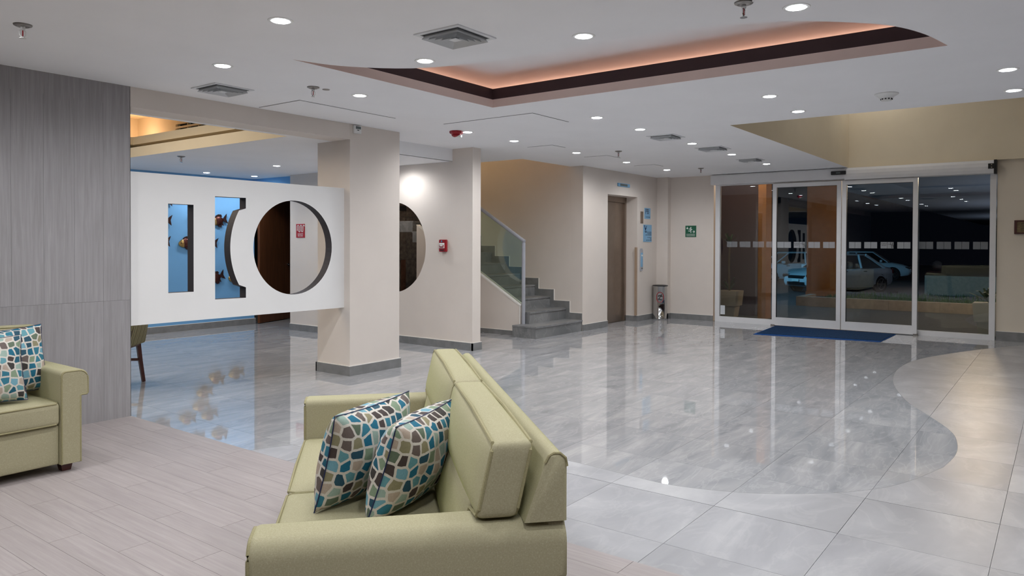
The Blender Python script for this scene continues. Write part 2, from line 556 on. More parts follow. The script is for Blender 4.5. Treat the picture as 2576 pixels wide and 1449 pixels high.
def catmull(pts, n=8):
    out = []
    P = [pts[0]] + list(pts) + [pts[-1]]
    for i in range(1, len(P)-2):
        p0, p1, p2, p3 = [Vector(q) for q in P[i-1:i+3]]
        for k in range(n):
            t = k/n
            v = 0.5*((2*p1) + (p2-p0)*t + (2*p0-5*p1+4*p2-p3)*t*t + (3*p1-p0-3*p2+p3)*t**3)
            out.append((v.x, v.y))
    out.append(tuple(pts[-1]))
    return out

# ------------------------------------------------------------------ key planes (metres)
ZC = 2.455            # lobby ceiling
ZR = 2.305            # dining ceiling
YB = 5.573            # grey wall, beam and pillar front
XA = 6.850            # wall with the alarm
XD = 12.016           # door wall
YE = 5.730            # lift wall
XW = 9.420            # stair wall
XS = 2.711            # edge of the wood floor

# ------------------------------------------------------------------ floor
floor_mb = MB()
floor_mb.box(-5.0, XD+0.1, -4.0, 12.0, -0.12, -0.006)
floor = struct('floor', floor_mb, 'joint')

P = 0.577
GX = [XS, 2.953] + [2.953+P*i for i in range(1, 16)] + [XD]
GX = sorted(set(round(g, 4) for g in GX if g <= XD))
GY = [0.228+P*i for i in range(-8, 20)]

arc_pts = [(2.711, 4.06), (2.915, 3.976), (3.211, 3.80), (3.528, 3.476), (3.68, 3.0), (3.735, 2.40), (3.70, 1.90), (3.70, 1.66),
           (3.785, 1.39), (3.905, 1.177), (4.10, 0.95), (4.33, 0.772), (4.60, 0.655), (4.96, 0.555)]
wave_pts = [(4.96, 0.555), (5.29, 0.528), (5.62, 0.551), (5.957, 0.625), (6.401, 0.82), (6.708, 0.97), (7.012, 1.085), (7.56, 1.245),
            (8.118, 1.345), (8.8, 1.385), (9.527, 1.30), (10.3, 1.05), (11.0, 0.755), (11.5, 0.50), (XD, 0.22)]
edge_curve = catmull(arc_pts, 5) + catmull(wave_pts, 5)[1:]
honed_poly = edge_curve + [(XD, -4.0), (XS, -4.0)]

def clip(poly, x0, x1, y0, y1):
    for ax, lim, keep in ((0, x0, 1), (0, x1, -1), (1, y0, 1), (1, y1, -1)):
        out = []
        for i in range(len(poly)):
            a, b = poly[i-1], poly[i]
            ia = (a[ax]-lim)*keep >= 0; ib = (b[ax]-lim)*keep >= 0
            if ia != ib:
                t = (lim-a[ax])/(b[ax]-a[ax])
                q = [a[0]+t*(b[0]-a[0]), a[1]+t*(b[1]-a[1])]
                q[ax] = lim
                out.append(tuple(q))
            if ib: out.append(b)
        poly = out
        if len(poly) < 3: return []
    cl = []
    for p in poly:
        if not cl or (abs(p[0]-cl[-1][0]) + abs(p[1]-cl[-1][1])) > 1e-4: cl.append(p)
    if len(cl) > 1 and abs(cl[0][0]-cl[-1][0]) + abs(cl[0][1]-cl[-1][1]) < 1e-4: cl.pop()
    return cl if len(cl) >= 3 else []

def area(p):
    return 0.5*abs(sum(p[i-1][0]*p[i][1]-p[i][0]*p[i-1][1] for i in range(len(p))))

def in_view(x, y, z=0.0, m=90):
    q = proj(x, y, z)
    return q is not None and -m < q[0] < W_PX+m and -m < q[1] < H_PX+m

solid = [(4.83, 5.48, 5.58, 6.05), (8.40, 9.40, 6.15, 9.0), (9.45, 12.0, 5.95, 12.0)]
rest_p, rest_h = MB(), MB()
n_tile = 0
tile_cache = {}
G = 0.0009
for i in range(len(GX)-1):
    for j in range(len(GY)-1):
        x0, x1, y0, y1 = GX[i]+G, GX[i+1]-G, GY[j]+G, GY[j+1]-G
        if x1-x0 < 0.02: continue
        cx, cy = (x0+x1)/2, (y0+y1)/2
        if any(a < x0 and x1 < b and c < y0 and y1 < d for a, b, c, d in solid): continue
        if cy > 10.4 or (cx > 9.42 and cy > 6.0): continue
        A = (x1-x0)*(y1-y0)
        h = clip(honed_poly, x0, x1, y0, y1)
        ha = area(h) if h else 0
        vis = any(in_view(a, b) for a in (x0, x1) for b in (y0, y1))
        if ha < A*0.999:            # polished tile, whole (the honed one lies over it where both meet)
            if vis:
                key = (round(x1-x0, 4), round(y1-y0, 4))
                if key not in tile_cache:
                    tile_cache[key] = MB().box(-(x1-x0)/2, (x1-x0)/2, -(y1-y0)/2, (y1-y0)/2, -0.006, 0.0).mesh('floor_tile', 'polish')
                o = link('floor_tile', tile_cache[key], floor)
                o.location = (cx, cy, 0)
                n_tile += 1
            else:
                rest_p.box(x0, x1, y0, y1, -0.006, 0.0)
        if ha > 1e-4:
            top = 0.0008 if ha < A*0.999 else 0.0
            if vis:
                if ha >= A*0.999:
                    key = ('h', round(x1-x0, 4), round(y1-y0, 4))
                    if key not in tile_cache:
                        tile_cache[key] = MB().box(-(x1-x0)/2, (x1-x0)/2, -(y1-y0)/2, (y1-y0)/2, -0.006, 0.0).mesh('honed_tile', 'honed')
                    o = link('honed_tile', tile_cache[key], floor)
                else:
                    o = MB().prism([(p[0]-cx, p[1]-cy) for p in h], 2, -0.004, top).build('honed_tile', 'honed', floor)
                o.location = (cx, cy, 0)
                n_tile += 1
            else:
                rest_h.prism(h, 2, -0.006, top)
tag(rest_p.build('polished_tiles_beyond_view', 'polish', floor), kind='stuff')
tag(rest_h.build('honed_tiles_beyond_view', 'honed', floor), kind='stuff')
# the inlay's dark joint, a thin bead that follows the curve
jm = MB()
cv = [p for p in edge_curve]
jm.tube([(p[0], p[1], 0.0002) for p in cv], 0.0013, 4)
jm.build('inlay_joint', 'joint', floor)

# wood planks
PW, PL = 0.1365, 0.90
rest_w = MB()
plank_cache = {}
n_plank = 0
for i in range(0, 56):
    x1 = XS - PW*i; x0 = x1 - PW
    if x1 < -4.9: break
    off = (i*0.37 % 1.0)*PL
    y = -4.0 + off - PL
    while y < YB-0.001:
        a, b = max(y, -4.0)+0.0009, min(y+PL, YB)-0.0009
        y += PL
        if b-a < 0.02: continue
        cx, cy = (x0+x1)/2, (a+b)/2
        if in_view(cx, cy, 0, 130) or in_view(cx, a) or in_view(cx, b):
            key = round(b-a, 4)
            if key not in plank_cache:
                plank_cache[key] = MB().box(-PW/2+0.0006, PW/2-0.0006, -(b-a)/2, (b-a)/2, -0.006, 0.001).mesh('floor_plank', 'plank')
            o = link('floor_plank', plank_cache[key], floor)
            o.location = (cx, cy, 0)
            n_plank += 1
        else:
            rest_w.box(x0+0.0009, x1-0.0009, a, b, -0.006, 0.001)
tag(rest_w.build('planks_beyond_view', 'plank', floor), kind='stuff')
print('tiles', n_tile, 'planks', n_plank)

# ------------------------------------------------------------------ ceilings
oval = [(4.955, 3.915)] + list(reversed(catmull([(2.60, 3.915), (2.915, 3.915), (3.211, 3.80), (3.528, 3.476), (3.68, 3.0), (3.72, 2.5), (3.70, 2.2), (3.715, 1.85),
        (3.80, 1.46), (3.943, 1.145), (4.15, 0.90), (4.35, 0.735), (4.62, 0.625), (4.955, 0.554)][1:], 5)))
oval = oval[:-1] + [(2.915, 3.915)]
# remove a possible duplicate point
ov = []
for p in oval:
    if not ov or (abs(p[0]-ov[-1][0])+abs(p[1]-ov[-1][1])) > 1e-4: ov.append(p)
oval = ov
lobby = [(-5, -4), (XD, -4), (XD, -2.4), (7.035, -2.4), (7.035, 2.62), (XD, 2.62), (XD, YE), (XW, YE), (XW, 5.96), (8.20, 5.96),
         (8.20, 8.6), (XA+0.16, 8.6), (XA+0.16, 6.04), (5.488, 6.04), (5.488, YB), (-5, YB)]
cm = MB(); cm.plate(lobby, [oval], 2, ZC, ZC+0.03)
ceiling = struct('ceiling', cm, 'ceiling')
# cove over the cut-out: rose fascia, brown band, hidden trough and a raised inner ceiling
def ring(poly, z0, z1, t, name, mat):
    mb = MB()
    n = len(poly)
    cx = sum(p[0] for p in poly)/n; cy = sum(p[1] for p in poly)/n
    outp = []
    for i in range(n):
        a, b, c = Vector(poly[i-1]), Vector(poly[i]), Vector(poly[(i+1) % n])
        n1 = Vector(((b-a).y, -(b-a).x)).normalized(); n2 = Vector(((c-b).y, -(c-b).x)).normalized()
        nn = (n1+n2).normalized()
        k = t/max(0.35, nn.dot(n1))
        outp.append(tuple(b + nn*k))
    sgn = sum(poly[i-1][0]*poly[i][1]-poly[i][0]*poly[i-1][1] for i in range(n))
    if sgn < 0:
        outp = [tuple(2*Vector(poly[i]) - Vector(outp[i])) for i in range(n)]
    inn = [tuple(Vector(poly[i]) + (Vector(poly[i]) - Vector(outp[i])).normalized()*0.0015) for i in range(n)]
    poly = inn
    for i in range(n):
        j = (i+1) % n
        for A, B in ((poly[i], poly[j]), (outp[j], outp[i])):
            mb.face([(A[0], A[1], z0), (B[0], B[1], z0), (B[0], B[1], z1), (A[0], A[1], z1)])
        for z in (z0, z1):
            mb.face([(poly[i][0], poly[i][1], z), (poly[j][0], poly[j][1], z), (outp[j][0], outp[j][1], z), (outp[i][0], outp[i][1], z)])
    bmesh.ops.remove_doubles(mb.bm, verts=mb.bm.verts, dist=1e-5)
    return tag(mb.build(name, mat), kind='structure')
ring(oval, ZC+0.0005, ZC+0.068, 0.03, 'trim_1', 'pink')
ring(oval, ZC+0.068, ZC+0.158, 0.012, 'trim_2', 'brown')
up = MB(); up.box(2.3, 5.75, 0.15, 4.65, 2.74, 2.77)
up.box(2.3, 2.33, 0.15, 4.65, ZC+0.03, 2.74); up.box(5.72, 5.75, 0.15, 4.65, ZC+0.03, 2.74)
up.box(2.3, 5.75, 0.15, 0.18, ZC+0.03, 2.74); up.box(2.3, 5.75, 4.62, 4.65, ZC+0.03, 2.74)
struct('ceiling_2', up, 'ceiling')
# warm LED strips lie on the trough floor behind the band
led = thing('cove_light', 'warm LED strip hidden behind the brown band of the raised ceiling', 'light', (0, 0, 0))
lm = MB(); lm.box(2.95, 5.40, 4.34, 4.355, ZC+0.033, ZC+0.045); lm.box(5.42, 5.435, 0.60, 4.33, ZC+0.033, ZC+0.045)
lm.build('led_strip', 'led', led)
for nm, c, sx, sy in (('cove_lamp', (4.15, 4.36, ZC+0.16), 2.5, 0.03), ('cove_lamp', (5.46, 2.45, ZC+0.16), 0.03, 3.7)):
    o = light(nm, 'AREA', c, COVE_W*max(sx, sy), (1.0, 0.55, 0.38), shape='RECTANGLE', size=sx, size_y=sy)
    o.rotation_euler = (math.pi, 0, 0)
    o.parent = led

# void by the entrance: tan bulkhead walls up to a higher ceiling
vm = MB(); vm.box(7.03, XD, 2.6185, 2.74, ZC+0.0005, 4.2); struct('wall_void_side', vm, 'tan')
vm = MB(); vm.box(11.955, XD+0.12, -2.4, 2.62, ZC, 4.2); struct('wall_void_front', vm, 'tan')
vm = MB(); vm.box(6.93, 7.035, -2.4, 2.74, ZC+0.0005, 4.2); vm.box(6.93, XD, -2.5, -2.4, ZC+0.0005, 4.2); struct('wall_void_back', vm, 'tan')
vm = MB(); vm.box(6.93, XD+0.12, -2.5, 2.74, 4.2, 4.24); struct('ceiling_3', vm, 'ceiling')

for x, y in ((11.45, 2.2), (9.4, 2.2), (11.4, -1.9), (8.0, -1.9)):
    t = thing('downlight', 'downlight in the high ceiling of the entrance void, out of sight', 'light', (x, y, 4.2), 0, 'void downlights')
    m = MB(); m.lathe([(0.05, 0.0), (0.06, -0.003), (0.066, 0.0)], seg=20); m.build('trim_ring', 'white', t)
    o = light('lamp', 'SPOT', (0, 0, -0.02), 24, (1.0, 0.98, 0.95), spot_size=R(150), spot_blend=0.5, shadow_soft_size=0.045)
    o.parent = t

# ------------------------------------------------------------------ grey plank wall
gw = MB(); gw.box(-5.0, XS-0.004, YB+0.008, YB+0.13, 0, ZC); 
wl = struct('wall_left', gw, 'wallplank')
WP = 0.195
cache = {}
for i in range(40):
    x1 = XS - WP*i; x0 = x1-WP
    if x1 < -4.8: break
    for a, b in ((0.0, 0.87), (0.87, ZC)):
        if b-a < 0.03: continue
        k = (round(b-a, 3))
        if k not in cache:
            cache[k] = MB().box(-WP/2+0.0005, WP/2-0.0005, 0, 0.012, 0.0005, b-a-0.0005).mesh('wall_plank', 'wallplank')
        if in_view((x0+x1)/2, YB, (a+b)/2, 400):
            o = link('wall_plank', cache[k], wl); o.location = ((x0+x1)/2, YB, a)
em = MB(); em.box(XS-0.004, XS, YB, YB+0.13, 0, ZC); em.build('edge_strip', 'wallplank', wl)

# beam and pillar
bm_ = MB(); bm_.box(-5.0, 5.488, YB+0.001, 5.83, ZR, ZC); struct('ceiling_4', bm_, 'beige')
pm = MB(); pm.box(4.820, 5.488, YB, 6.06, 0, ZR); pm.box(4.820, 5.488, YB, 6.06, ZR, ZC)
pillar = struct('wall_pillar', pm, 'beige')

def skirting(name, segs, h=0.092, t=0.014):
    """segs: (x0,y0,x1,y1,nx,ny) wall line and outward normal; stone strip in pieces with a white caulk line on top"""
    mb = MB()
    for x0, y0, x1, y1, nx, ny in segs:
        L = math.hypot(x1-x0, y1-y0); n = max(1, round(L/0.577))
        dx, dy = (x1-x0)/L, (y1-y0)/L
        for k in range(n):
            a, b = L*k/n+0.0008, L*(k+1)/n-0.0008
            if k == 0: a = 0
            if k == n-1: b = L
            mb.mi = 0
            mb.prism([(x0+dx*a-nx*0.002, y0+dy*a-ny*0.002), (x0+dx*b-nx*0.002, y0+dy*b-ny*0.002), (x0+dx*b+nx*t, y0+dy*b+ny*t), (x0+dx*a+nx*t, y0+dy*a+ny*t)], 2, 0.0, h)
        mb.mi = 1
        mb.prism([(x0-nx*0.002, y0-ny*0.002), (x1-nx*0.002, y1-ny*0.002), (x1+nx*t*0.8, y1+ny*t*0.8), (x0+nx*t*0.8, y0+ny*t*0.8)], 2, h, h+0.006)
    return tag(mb.build(name, ['skirt', 'caulk']), kind='structure')
skirting('baseboard_pillar', [(4.806, YB, 5.502, YB, 0, -1), (4.820, YB, 4.820, 6.074, -1, 0), (5.488, YB, 5.488, 6.06, 1, 0), (4.806, 6.06, 5.502, 6.06, 0, 1)])

# soffit drop between the pillar and the alarm wall: face of the lower dining ceiling
sm = MB(); sm.box(5.488, XA, 6.0385, 6.07, ZR, ZC); struct('ceiling_5', sm, 'ceiling')
# dining ceiling with its void
rear = [(-5, 5.83), (5.488, 5.83), (5.488, 6.04), (XA, 6.04), (XA, 9.25), (6.97, 9.25), (6.97, 10.33), (-5, 10.33)]
rv = [(0.2, 5.90), (4.340, 5.90), (4.340, 9.702), (0.2, 9.702)]
rm = MB(); rm.plate(rear, [rv], 2, ZR, ZR+0.03); struct('ceiling_6', rm, 'ceiling')
# stepped tan sides of the void
fm = MB()
fm.box(4.338, 4.37, 5.86, 9.73, ZR+0.0005, 2.405); fm.box(4.338, 5.04, 5.86, 9.73, 2.405, 2.42)
fm.box(0.17, 4.37, 9.70, 9.73, ZR+0.0005, 2.405); fm.box(0.17, 4.37, 9.70, 10.1, 2.405, 2.42)
fm.box(5.0, 5.03, 5.86, 10.1, 2.42, 2.72); fm.box(5.0, 5.03, 5.86, 10.1, 2.80, 2.96); fm.box(5.0, 5.03, 9.10, 10.1, 2.72, 2.80)
fm.box(5.0, 5.03, 5.86, 9.10, 2.748, 2.770)
fm.box(0.1, 5.03, 10.07, 10.10, 2.42, 2.96); fm.box(0.1, 0.2, 5.86, 10.1, ZR+0.03, 2.96); fm.box(0.1, 5.03, 5.83, 5.86, ZR+0.03, 2.96)
struct('wall_dining_void', fm, 'tan')
lg = MB(); lg.box(4.47, 4.53, 5.86, 9.12, 2.50, 2.578); lg.box(0.2, 4.53, 9.12, 9.18, 2.50, 2.578); lg.box(4.47, 5.0, 5.86, 10.07, 2.485, 2.50); lg.box(0.2, 4.47, 9.12, 10.07, 2.485, 2.50)
struct('trim_3', lg, 'tan')
vu = MB(); vu.box(0.1, 5.2, 5.83, 10.1, 2.96, 2.99); struct('ceiling_7', vu, 'tan')
slot = thing('slot_vent', 'black twin-slot air vent high in the tan wall of the dining void', 'vent', (5.05, 7.5, 2.72))
MB().box(0, 0.02, -1.6, 1.62, 0, 0.08).build('dark_duct', 'dark', slot)
for k in range(14): MB().box(-0.045, 0.0, 1.58-0.25*k, 1.588-0.25*k, 0.0, 0.08).build('slot_divider', 'tan', slot)
dl = thing('void_lamp', 'warm uplight hidden on the ledge in the dining void', 'light', (4.72, 9.62, 2.501))
MB().lathe([(0.03, 0), (0.035, 0.01), (0.02, 0.05)], seg=12).build('lamp_body', 'black', dl)
MB().lathe([(0.018, 0.05), (0.018, 0.054)], seg=12).build('lamp_lens', 'led', dl)
o = light('void_lamp_light', 'POINT', (0.0, 0.05, 0.16), 4.0, (1, 0.66, 0.42), shadow_soft_size=0.04); o.parent = dl
o = light('dining_wash', 'AREA', (2.6, 7.6, 2.90), DINE_W, (1, 0.87, 0.72), shape='RECTANGLE', size=2.0, size_y=2.5)  # unseen area light without a fixture, brightens the void

# ------------------------------------------------------------------ partition with the three openings
YP0, YP1 = 5.657, 5.748
circ = arc(4.237, 1.254, 0.430, 0, 360, 64)[:-1]
curve_hole = [(3.445, 0.824), (3.734, 0.822), (3.734, 0.912)]
cc = arc(4.237, 1.254, 0.652, 211.6, 148.4, 26)
curve_hole += [(x, z) for x, z in cc if 0.92 < z < 1.585] + [(3.734, 1.592), (3.734, 1.683), (3.445, 1.681)]
pp = MB()
pp.plate([(XS-0.05, 0.665), (4.822, 0.665), (4.822, 1.834), (XS-0.05, 1.834)],
         [[(3.044, 0.898), (3.256, 0.898), (3.256, 1.603), (3.044, 1.603)], curve_hole, circ], 1, YP0, YP1, holerim=1)
tag(pp.build('partition_panel', ['white_panel', 'jamb'], None), 'white floating partition panel with slot, curved and round openings beside the pillar', 'partition')

# ------------------------------------------------------------------ dining room walls
bw = MB(); bw.box(-5.0, 6.97, 10.33, 10.45, 0, ZR+0.2); struct('wall_blue', bw, 'blue')
bw = MB(); bw.box(6.97, 7.08, 9.40, 10.33, 2.10, ZR+0.2); bw.box(6.97, 7.08, 9.26, 9.40, 0, ZR+0.2); struct('wall_blue_return', bw, 'blue')
skirting('baseboard_blue', [(-5.0, 10.33, 6.985, 10.33, 0, -1)])
bw = MB(); bw.box(-5.12, -5.0, YB, 10.45, 0, ZC); struct('wall_dining_end', bw, 'blue')
# store room behind the brown door
bw = MB(); bw.box(9.3, 9.4, 9.3, 11.8, 0, 2.5); bw.box(6.97, 9.4, 11.8, 11.9, 0, 2.5); bw.box(7.08, 9.4, 9.26, 9.30, 0, 2.5); bw.box(6.9, 9.4, 9.26, 11.9, 2.5, 2.53); bw.box(6.90, 6.97, 10.45, 11.9, 0, 2.5)
struct('wall_store_room', bw, 'dark')
d1 = tag(thing('door_1', None, None, (7.03, 10.33, 0), R(20.5)), kind='structure')
MB().box(0, 0.86, -0.04, 0.0, 0.01, 2.03).build('door_leaf', 'doorwood', d1)
kb = MB(); kb.lathe([(0.026, 0), (0.026, -0.012), (0.012, -0.014), (0.012, -0.05), (0.03, -0.055), (0.034, -0.075), (0.026, -0.09), (0.004, -0.092)], (0.79, -0.04, 0.93), 16, 'Y')
kb.build('door_knob', 'chrome', d1, 40)

# ------------------------------------------------------------------ alarm wall with the round opening
am = MB()
hole = arc(7.077, 1.243, 0.592, 0, 360, 64)[:-1]
am.plate([(5.715, 0), (9.25, 0), (9.25, ZC), (5.715, ZC)], [hole], 0, XA, XA+0.155)
struct('wall_alarm', am, 'beige')
skirting('baseboard_alarm', [(XA, 9.25, XA, 5.701, -1, 0), (XA-0.014, 5.715, XA+0.169, 5.715, 0, -1), (XA+0.155, 5.715, XA+0.155, 8.6, 1, 0)])
sg = thing('fire_hose_sign', 'red hose sign on the beige wall, seen through the round opening', 'sign', (XA-0.004, 9.0, 1.473))
MB().box(-0.004, 0.004, -0.097, 0.097, -0.10, 0.10).build('sign_plate', 'signred', sg)
hs = MB()
pts = [(-0.0055, 0.066, 0.0)]
for k in range(5):
    y0 = 0.066-0.033*k
    up_ = (k % 2 == 0)
    pts += [(-0.0055, y0, 0.065 if up_ else 0.0)]
    a = arc(y0-0.0165, 0.065 if up_ else 0.0, 0.0165, 0, 180 if up_ else -180, 5)
    pts += [(-0.0055, p[0], p[1]) for p in a]
hs.tube(pts, 0.0055, 6); hs.build('hose_symbol', 'print', sg)
text_part('sign_lettering', 'HIDRANTE\nFIRE HOSE', 0.026, 'print', sg, frame_x(-0.0042, 0, -0.062), 'CENTER')
al = thing('fire_alarm_station', 'red pull-handle fire alarm box on the beige wall end', 'alarm', (XA, 6.168, 1.267))
MB().box(-0.045, 0, -0.055, 0.055, -0.075, 0.075).bevel(0.006).build('alarm_box', 'red', al)
h = MB(); h.box(-0.052, -0.045, -0.04, 0.04, -0.03, 0.035); h.build('pull_plate', 'print', al)
h = MB(); h.box(-0.057, -0.050, -0.032, 0.032, -0.022, 0.012); h.build('pull_handle', 'red', al)
h = MB(); h.box(-0.062, -0.050, -0.022, 0.022, -0.008, 0.010); h.build('handle_grip', 'white', al)
MB().lathe([(0.012, 0), (0.012, -0.008)], (-0.045, 0.0, 0.055), 12, 'X').build('key_lock', 'chrome', al)
h = MB(); h.box(-0.0458, -0.045, -0.03, 0.03, -0.062, -0.050); h.build('label_strip', 'ink', al)

light('corridor_fill', 'SPOT', (7.9, 8.55, 2.40), 26, (1.0, 0.92, 0.82), spot_size=R(160), spot_blend=0.6, shadow_soft_size=0.05)  # unseen spot added to brighten the stone behind the round opening
# stone-clad back wall seen through the round opening
cl = MB(); cl.box(7.006, 9.72, 9.215, 9.258, 0, ZC)
wcl = struct('wall_stone_clad', cl, 'joint')
xs_ = [7.01, 7.45, 7.9, 8.30, 8.62, 8.86, 9.10, 9.22, 9.70]
for i in range(len(xs_)-1):
    for k, (a, b) in enumerate(((0.0, 0.34), (0.34, 1.01), (1.01, 1.75), (1.75, 2.08), (2.08, ZC))):
        MB().box(xs_[i]+0.0025, xs_[i+1]-0.0025, 9.203, 9.216, a+0.0025, b-0.0025).build('cladding_slab', 'stoneclad2' if (i*3+k*2) % 5 in (0, 3) and i % 2 == 0 else 'stoneclad', wcl)
cl = MB(); cl.box(XA+0.156, 9.72, 8.605, 9.26, ZC, ZC+0.03); struct('ceiling_8', cl, 'ceiling')
cl = MB(); cl.box(9.62, 9.72, 8.85, 9.21, 0, ZC); struct('wall_corridor_end', cl, 'beige')
sv = thing('wall_grille', 'black slot grille at the top of the stone wall', 'vent', (9.10, 9.203, 1.90))
MB().box(-0.22, 0.12, -0.012, 0.0, -0.045, 0.045).build('grille_face', 'black', sv)
for k in range(3): MB().box(-0.21, 0.11, -0.018, -0.012, -0.034+0.03*k, -0.028+0.03*k).build('grille_bar', 'ventdark', sv)

# ------------------------------------------------------------------ stairs
RISE, TREAD, Y0S = 0.165, 0.2855, 5.737
stairs = thing('staircase', 'grey stone staircase climbing behind the glass balustrade', 'stairs', (0, 0, 0))
for k in range(10):
    a = Y0S + TREAD*k
    x0 = 8.22 if k == 0 else 8.47
    st = MB(); st.box(x0, XW-0.002, a, a+TREAD+(0.11 if k == 0 else 0.0), 0.0 if k == 0 else RISE*k-0.01, RISE*(k+1)-0.026)
    st.build('riser', 'stone_step', stairs)
    tr = MB(); tr.box(x0-(0.006 if k == 0 else 0), XW-0.002, a-0.012, a+TREAD+(0.11 if k == 0 else 0.012), RISE*(k+1)-0.024, RISE*(k+1))
    tr.build('tread', 'stone_step', stairs)
ld = MB(); ld.box(8.47, XW-0.002, Y0S+TREAD*10, 8.85, 1.55, 1.65); ld.build('landing', 'stone_step', stairs)
# stepped skirting on the stair wall
prof_t, prof_b = [], []
for k in range(10):
    a = Y0S + TREAD*k
    zt = 0.262 if k == 0 else RISE*(k+1)+0.103
    y_a = a - 0.072 if k else a
    prof_t += [(y_a, zt), (a + TREAD - 0.072, zt)]
sk = MB()
poly = [(Y0S+0.0, 0.0)] + prof_t + [(Y0S+TREAD*10-0.072, 0.0)]
sk.prism(poly, 0, XW-0.012, XW-0.0005)
sk.build('stair_skirting', 'skirt', stairs)
ck = MB()
for i in range(len(prof_t)-1):
    (y0, z0), (y1, z1) = prof_t[i], prof_t[i+1]
    if abs(z0-z1) < 1e-6: ck.box(XW-0.012, XW-0.0005, y0-0.006, y1, z0, z0+0.008)
    else: ck.box(XW-0.012, XW-0.0005, y0-0.008, y0, z0, z1+0.008)
ck.build('caulk_line', 'caulk', stairs)
# parapet
pz = lambda y: 0.418 + 0.577*(y-6.126)
pa = MB(); pa.prism([(6.126, 0), (6.126, pz(6.126)), (8.12, pz(8.12)), (8.12, 0)], 0, 8.37, 8.47)
par = struct('wall_parapet', pa, 'beige')
cp = MB(); cp.prism([(6.120, pz(6.126)), (8.12, pz(8.12)), (8.12, pz(8.12)+0.02), (6.120, pz(6.126)+0.02)], 0, 8.366, 8.474); cp.box(8.366, 8.374, 6.116, 6.126, 0.05, pz(6.126)+0.015)
cp.build('parapet_cap', 'caulk', par)
skirting('baseboard_parapet', [(8.37, 8.12, 8.37, 6.126, -1, 0)], h=0.066)
rl = thing('stair_railing', 'grey tubular handrail with green-tinted glass on the stair parapet', 'railing', (0, 0, 0))
hr = lambda y: 1.335 + 0.608*(y-6.09)
t = MB(); t.tube([(8.42, 6.09, RISE), (8.42, 6.09, 1.31)], 0.026, 12); t.build('railing_post', 'greymetal', rl, 40)
t = MB(); t.tube([(8.42, 6.075, 1.326), (8.42, 8.1, hr(8.1))], 0.026, 12); t.build('handrail', 'greymetal', rl, 40)
g = MB(); g.prism([(6.12, pz(6.12)+0.03), (8.08, pz(8.08)+0.03), (8.08, hr(8.08)-0.03), (6.12, hr(6.12)-0.03)], 0, 8.416, 8.426); g.build('glass_panel', 'railglass', rl)

# stairwell shell
wm = MB(); wm.box(XW, XW+0.12, YE+0.2105, 8.85, 0, 4.6); wm.box(XW+0.001, XW+0.12, YE+0.001, YE+0.2105, ZC+0.03, 4.6)
struct('wall_stair', wm, 'beige')
wm = MB(); wm.box(8.10, 8.20, 5.96, 8.85, ZC+0.03, 4.6); struct('wall_stairwell_left', wm, 'beige')
wm = MB(); wm.box(8.10, XW+0.12, 5.86, 5.96, ZC+0.03, 4.6); struct('wall_stairwell_front', wm, 'beige')
wm = MB(); wm.box(8.10, XW+0.12, 8.85, 8.95, 2.33, 4.6); struct('wall_stairwell_back', wm, 'beige')
wm = MB(); wm.box(8.10, XW+0.12, 5.86, 8.95, 4.6, 4.64); struct('ceiling_9', wm, 'ceiling')
light('stairwell_lamp', 'POINT', (8.75, 8.1, 3.9), 17, (1.0, 0.70, 0.34), shadow_soft_size=0.08)

# ------------------------------------------------------------------ lift wall
lw = MB()
lw.plate([(XW, 0), (10.163, 0), (10.163, 2.077), (11.165, 2.077), (11.165, 0), (11.90, 0), (11.90, ZC), (XW, ZC)], [], 1, YE, YE+0.21)
lw.box(XW+0.12, 12.2, YE+0.26, YE+0.36, 0, ZC)
struct('wall_lift', lw, 'beige')
cw = MB(); cw.box(11.90, XD+0.12, 5.52, 5.95, 0, ZC); struct('wall_corner_pilaster', cw, 'beige')
lift = thing('lift_door', 'narrow steel lift door set deep in the beige wall', 'lift', (10.163, YE+0.205, 0))
l = MB(); l.box(0, 1.002, 0, 0.055, 1.985, 2.077); l.box(0, 0.055, 0, 0.055, 0, 1.985); l.box(0.947, 1.002, 0, 0.055, 0, 1.985)
l.build('door_surround', 'liftsteel', lift)
l = MB(); l.box(0.055, 0.62, 0.02, 0.04, 0.005, 1.982); l.build('door_panel', 'liftsteel', lift)
l = MB(); l.box(0.625, 0.947, 0.035, 0.05, 0.005, 1.982); l.build('door_panel', 'liftsteel', lift)
l = MB(); l.box(0.0, 1.002, -0.01, 0.055, -0.004, 0.004); l.build('door_sill', 'steel', lift)
eg = tag(MB().box(11.13, 11.168, YE-0.003, YE+0.03, 0.10, 1.24).build('edge_guard', 'cardboard'), 'brown corner guard strip on the edge of the lift opening', 'guard')
ind = thing('lift_indicator', 'pale blue lift floor indicator above the lift opening', 'indicator', (10.665, YE, 2.245))
MB().box(-0.20, 0.20, -0.018, 0, -0.027, 0.027).bevel(0.004).build('indicator_case', 'signblue', ind)
MB().box(-0.13, 0.11, -0.020, -0.018, -0.017, 0.017).build('display_glass', 'lcd', ind)
text_part('floor_digit', '1', 0.032, 'red', ind, frame_y(-0.01, -0.0205, 0), 'CENTER')
bt = thing('lift_call_panel', 'slim grey call button panel beside the lift opening', 'control panel', (11.305, YE, 1.03))
b = MB(); b.box(-0.05, 0.05, -0.014, 0, -0.16, 0.16); b.prism([(-0.05, 0.16), (0.05, 0.16), (0.03, 0.19), (-0.04, 0.19)], 1, -0.012, 0); b.prism([(-0.05, -0.16), (0.05, -0.16), (0.03, -0.19), (-0.04, -0.19)], 1, -0.012, 0)
b.build('panel_plate', 'greymetal', bt)
b = MB(); b.box(-0.035, 0.035, -0.017, -0.014, -0.12, 0.12); b.build('panel_face', 'signblue', bt)
b = MB(); b.lathe([(0.016, 0), (0.016, -0.006), (0.012, -0.009)], (0.0, -0.017, 0.07), 16, 'Y'); b.build('call_button', 'print', bt)
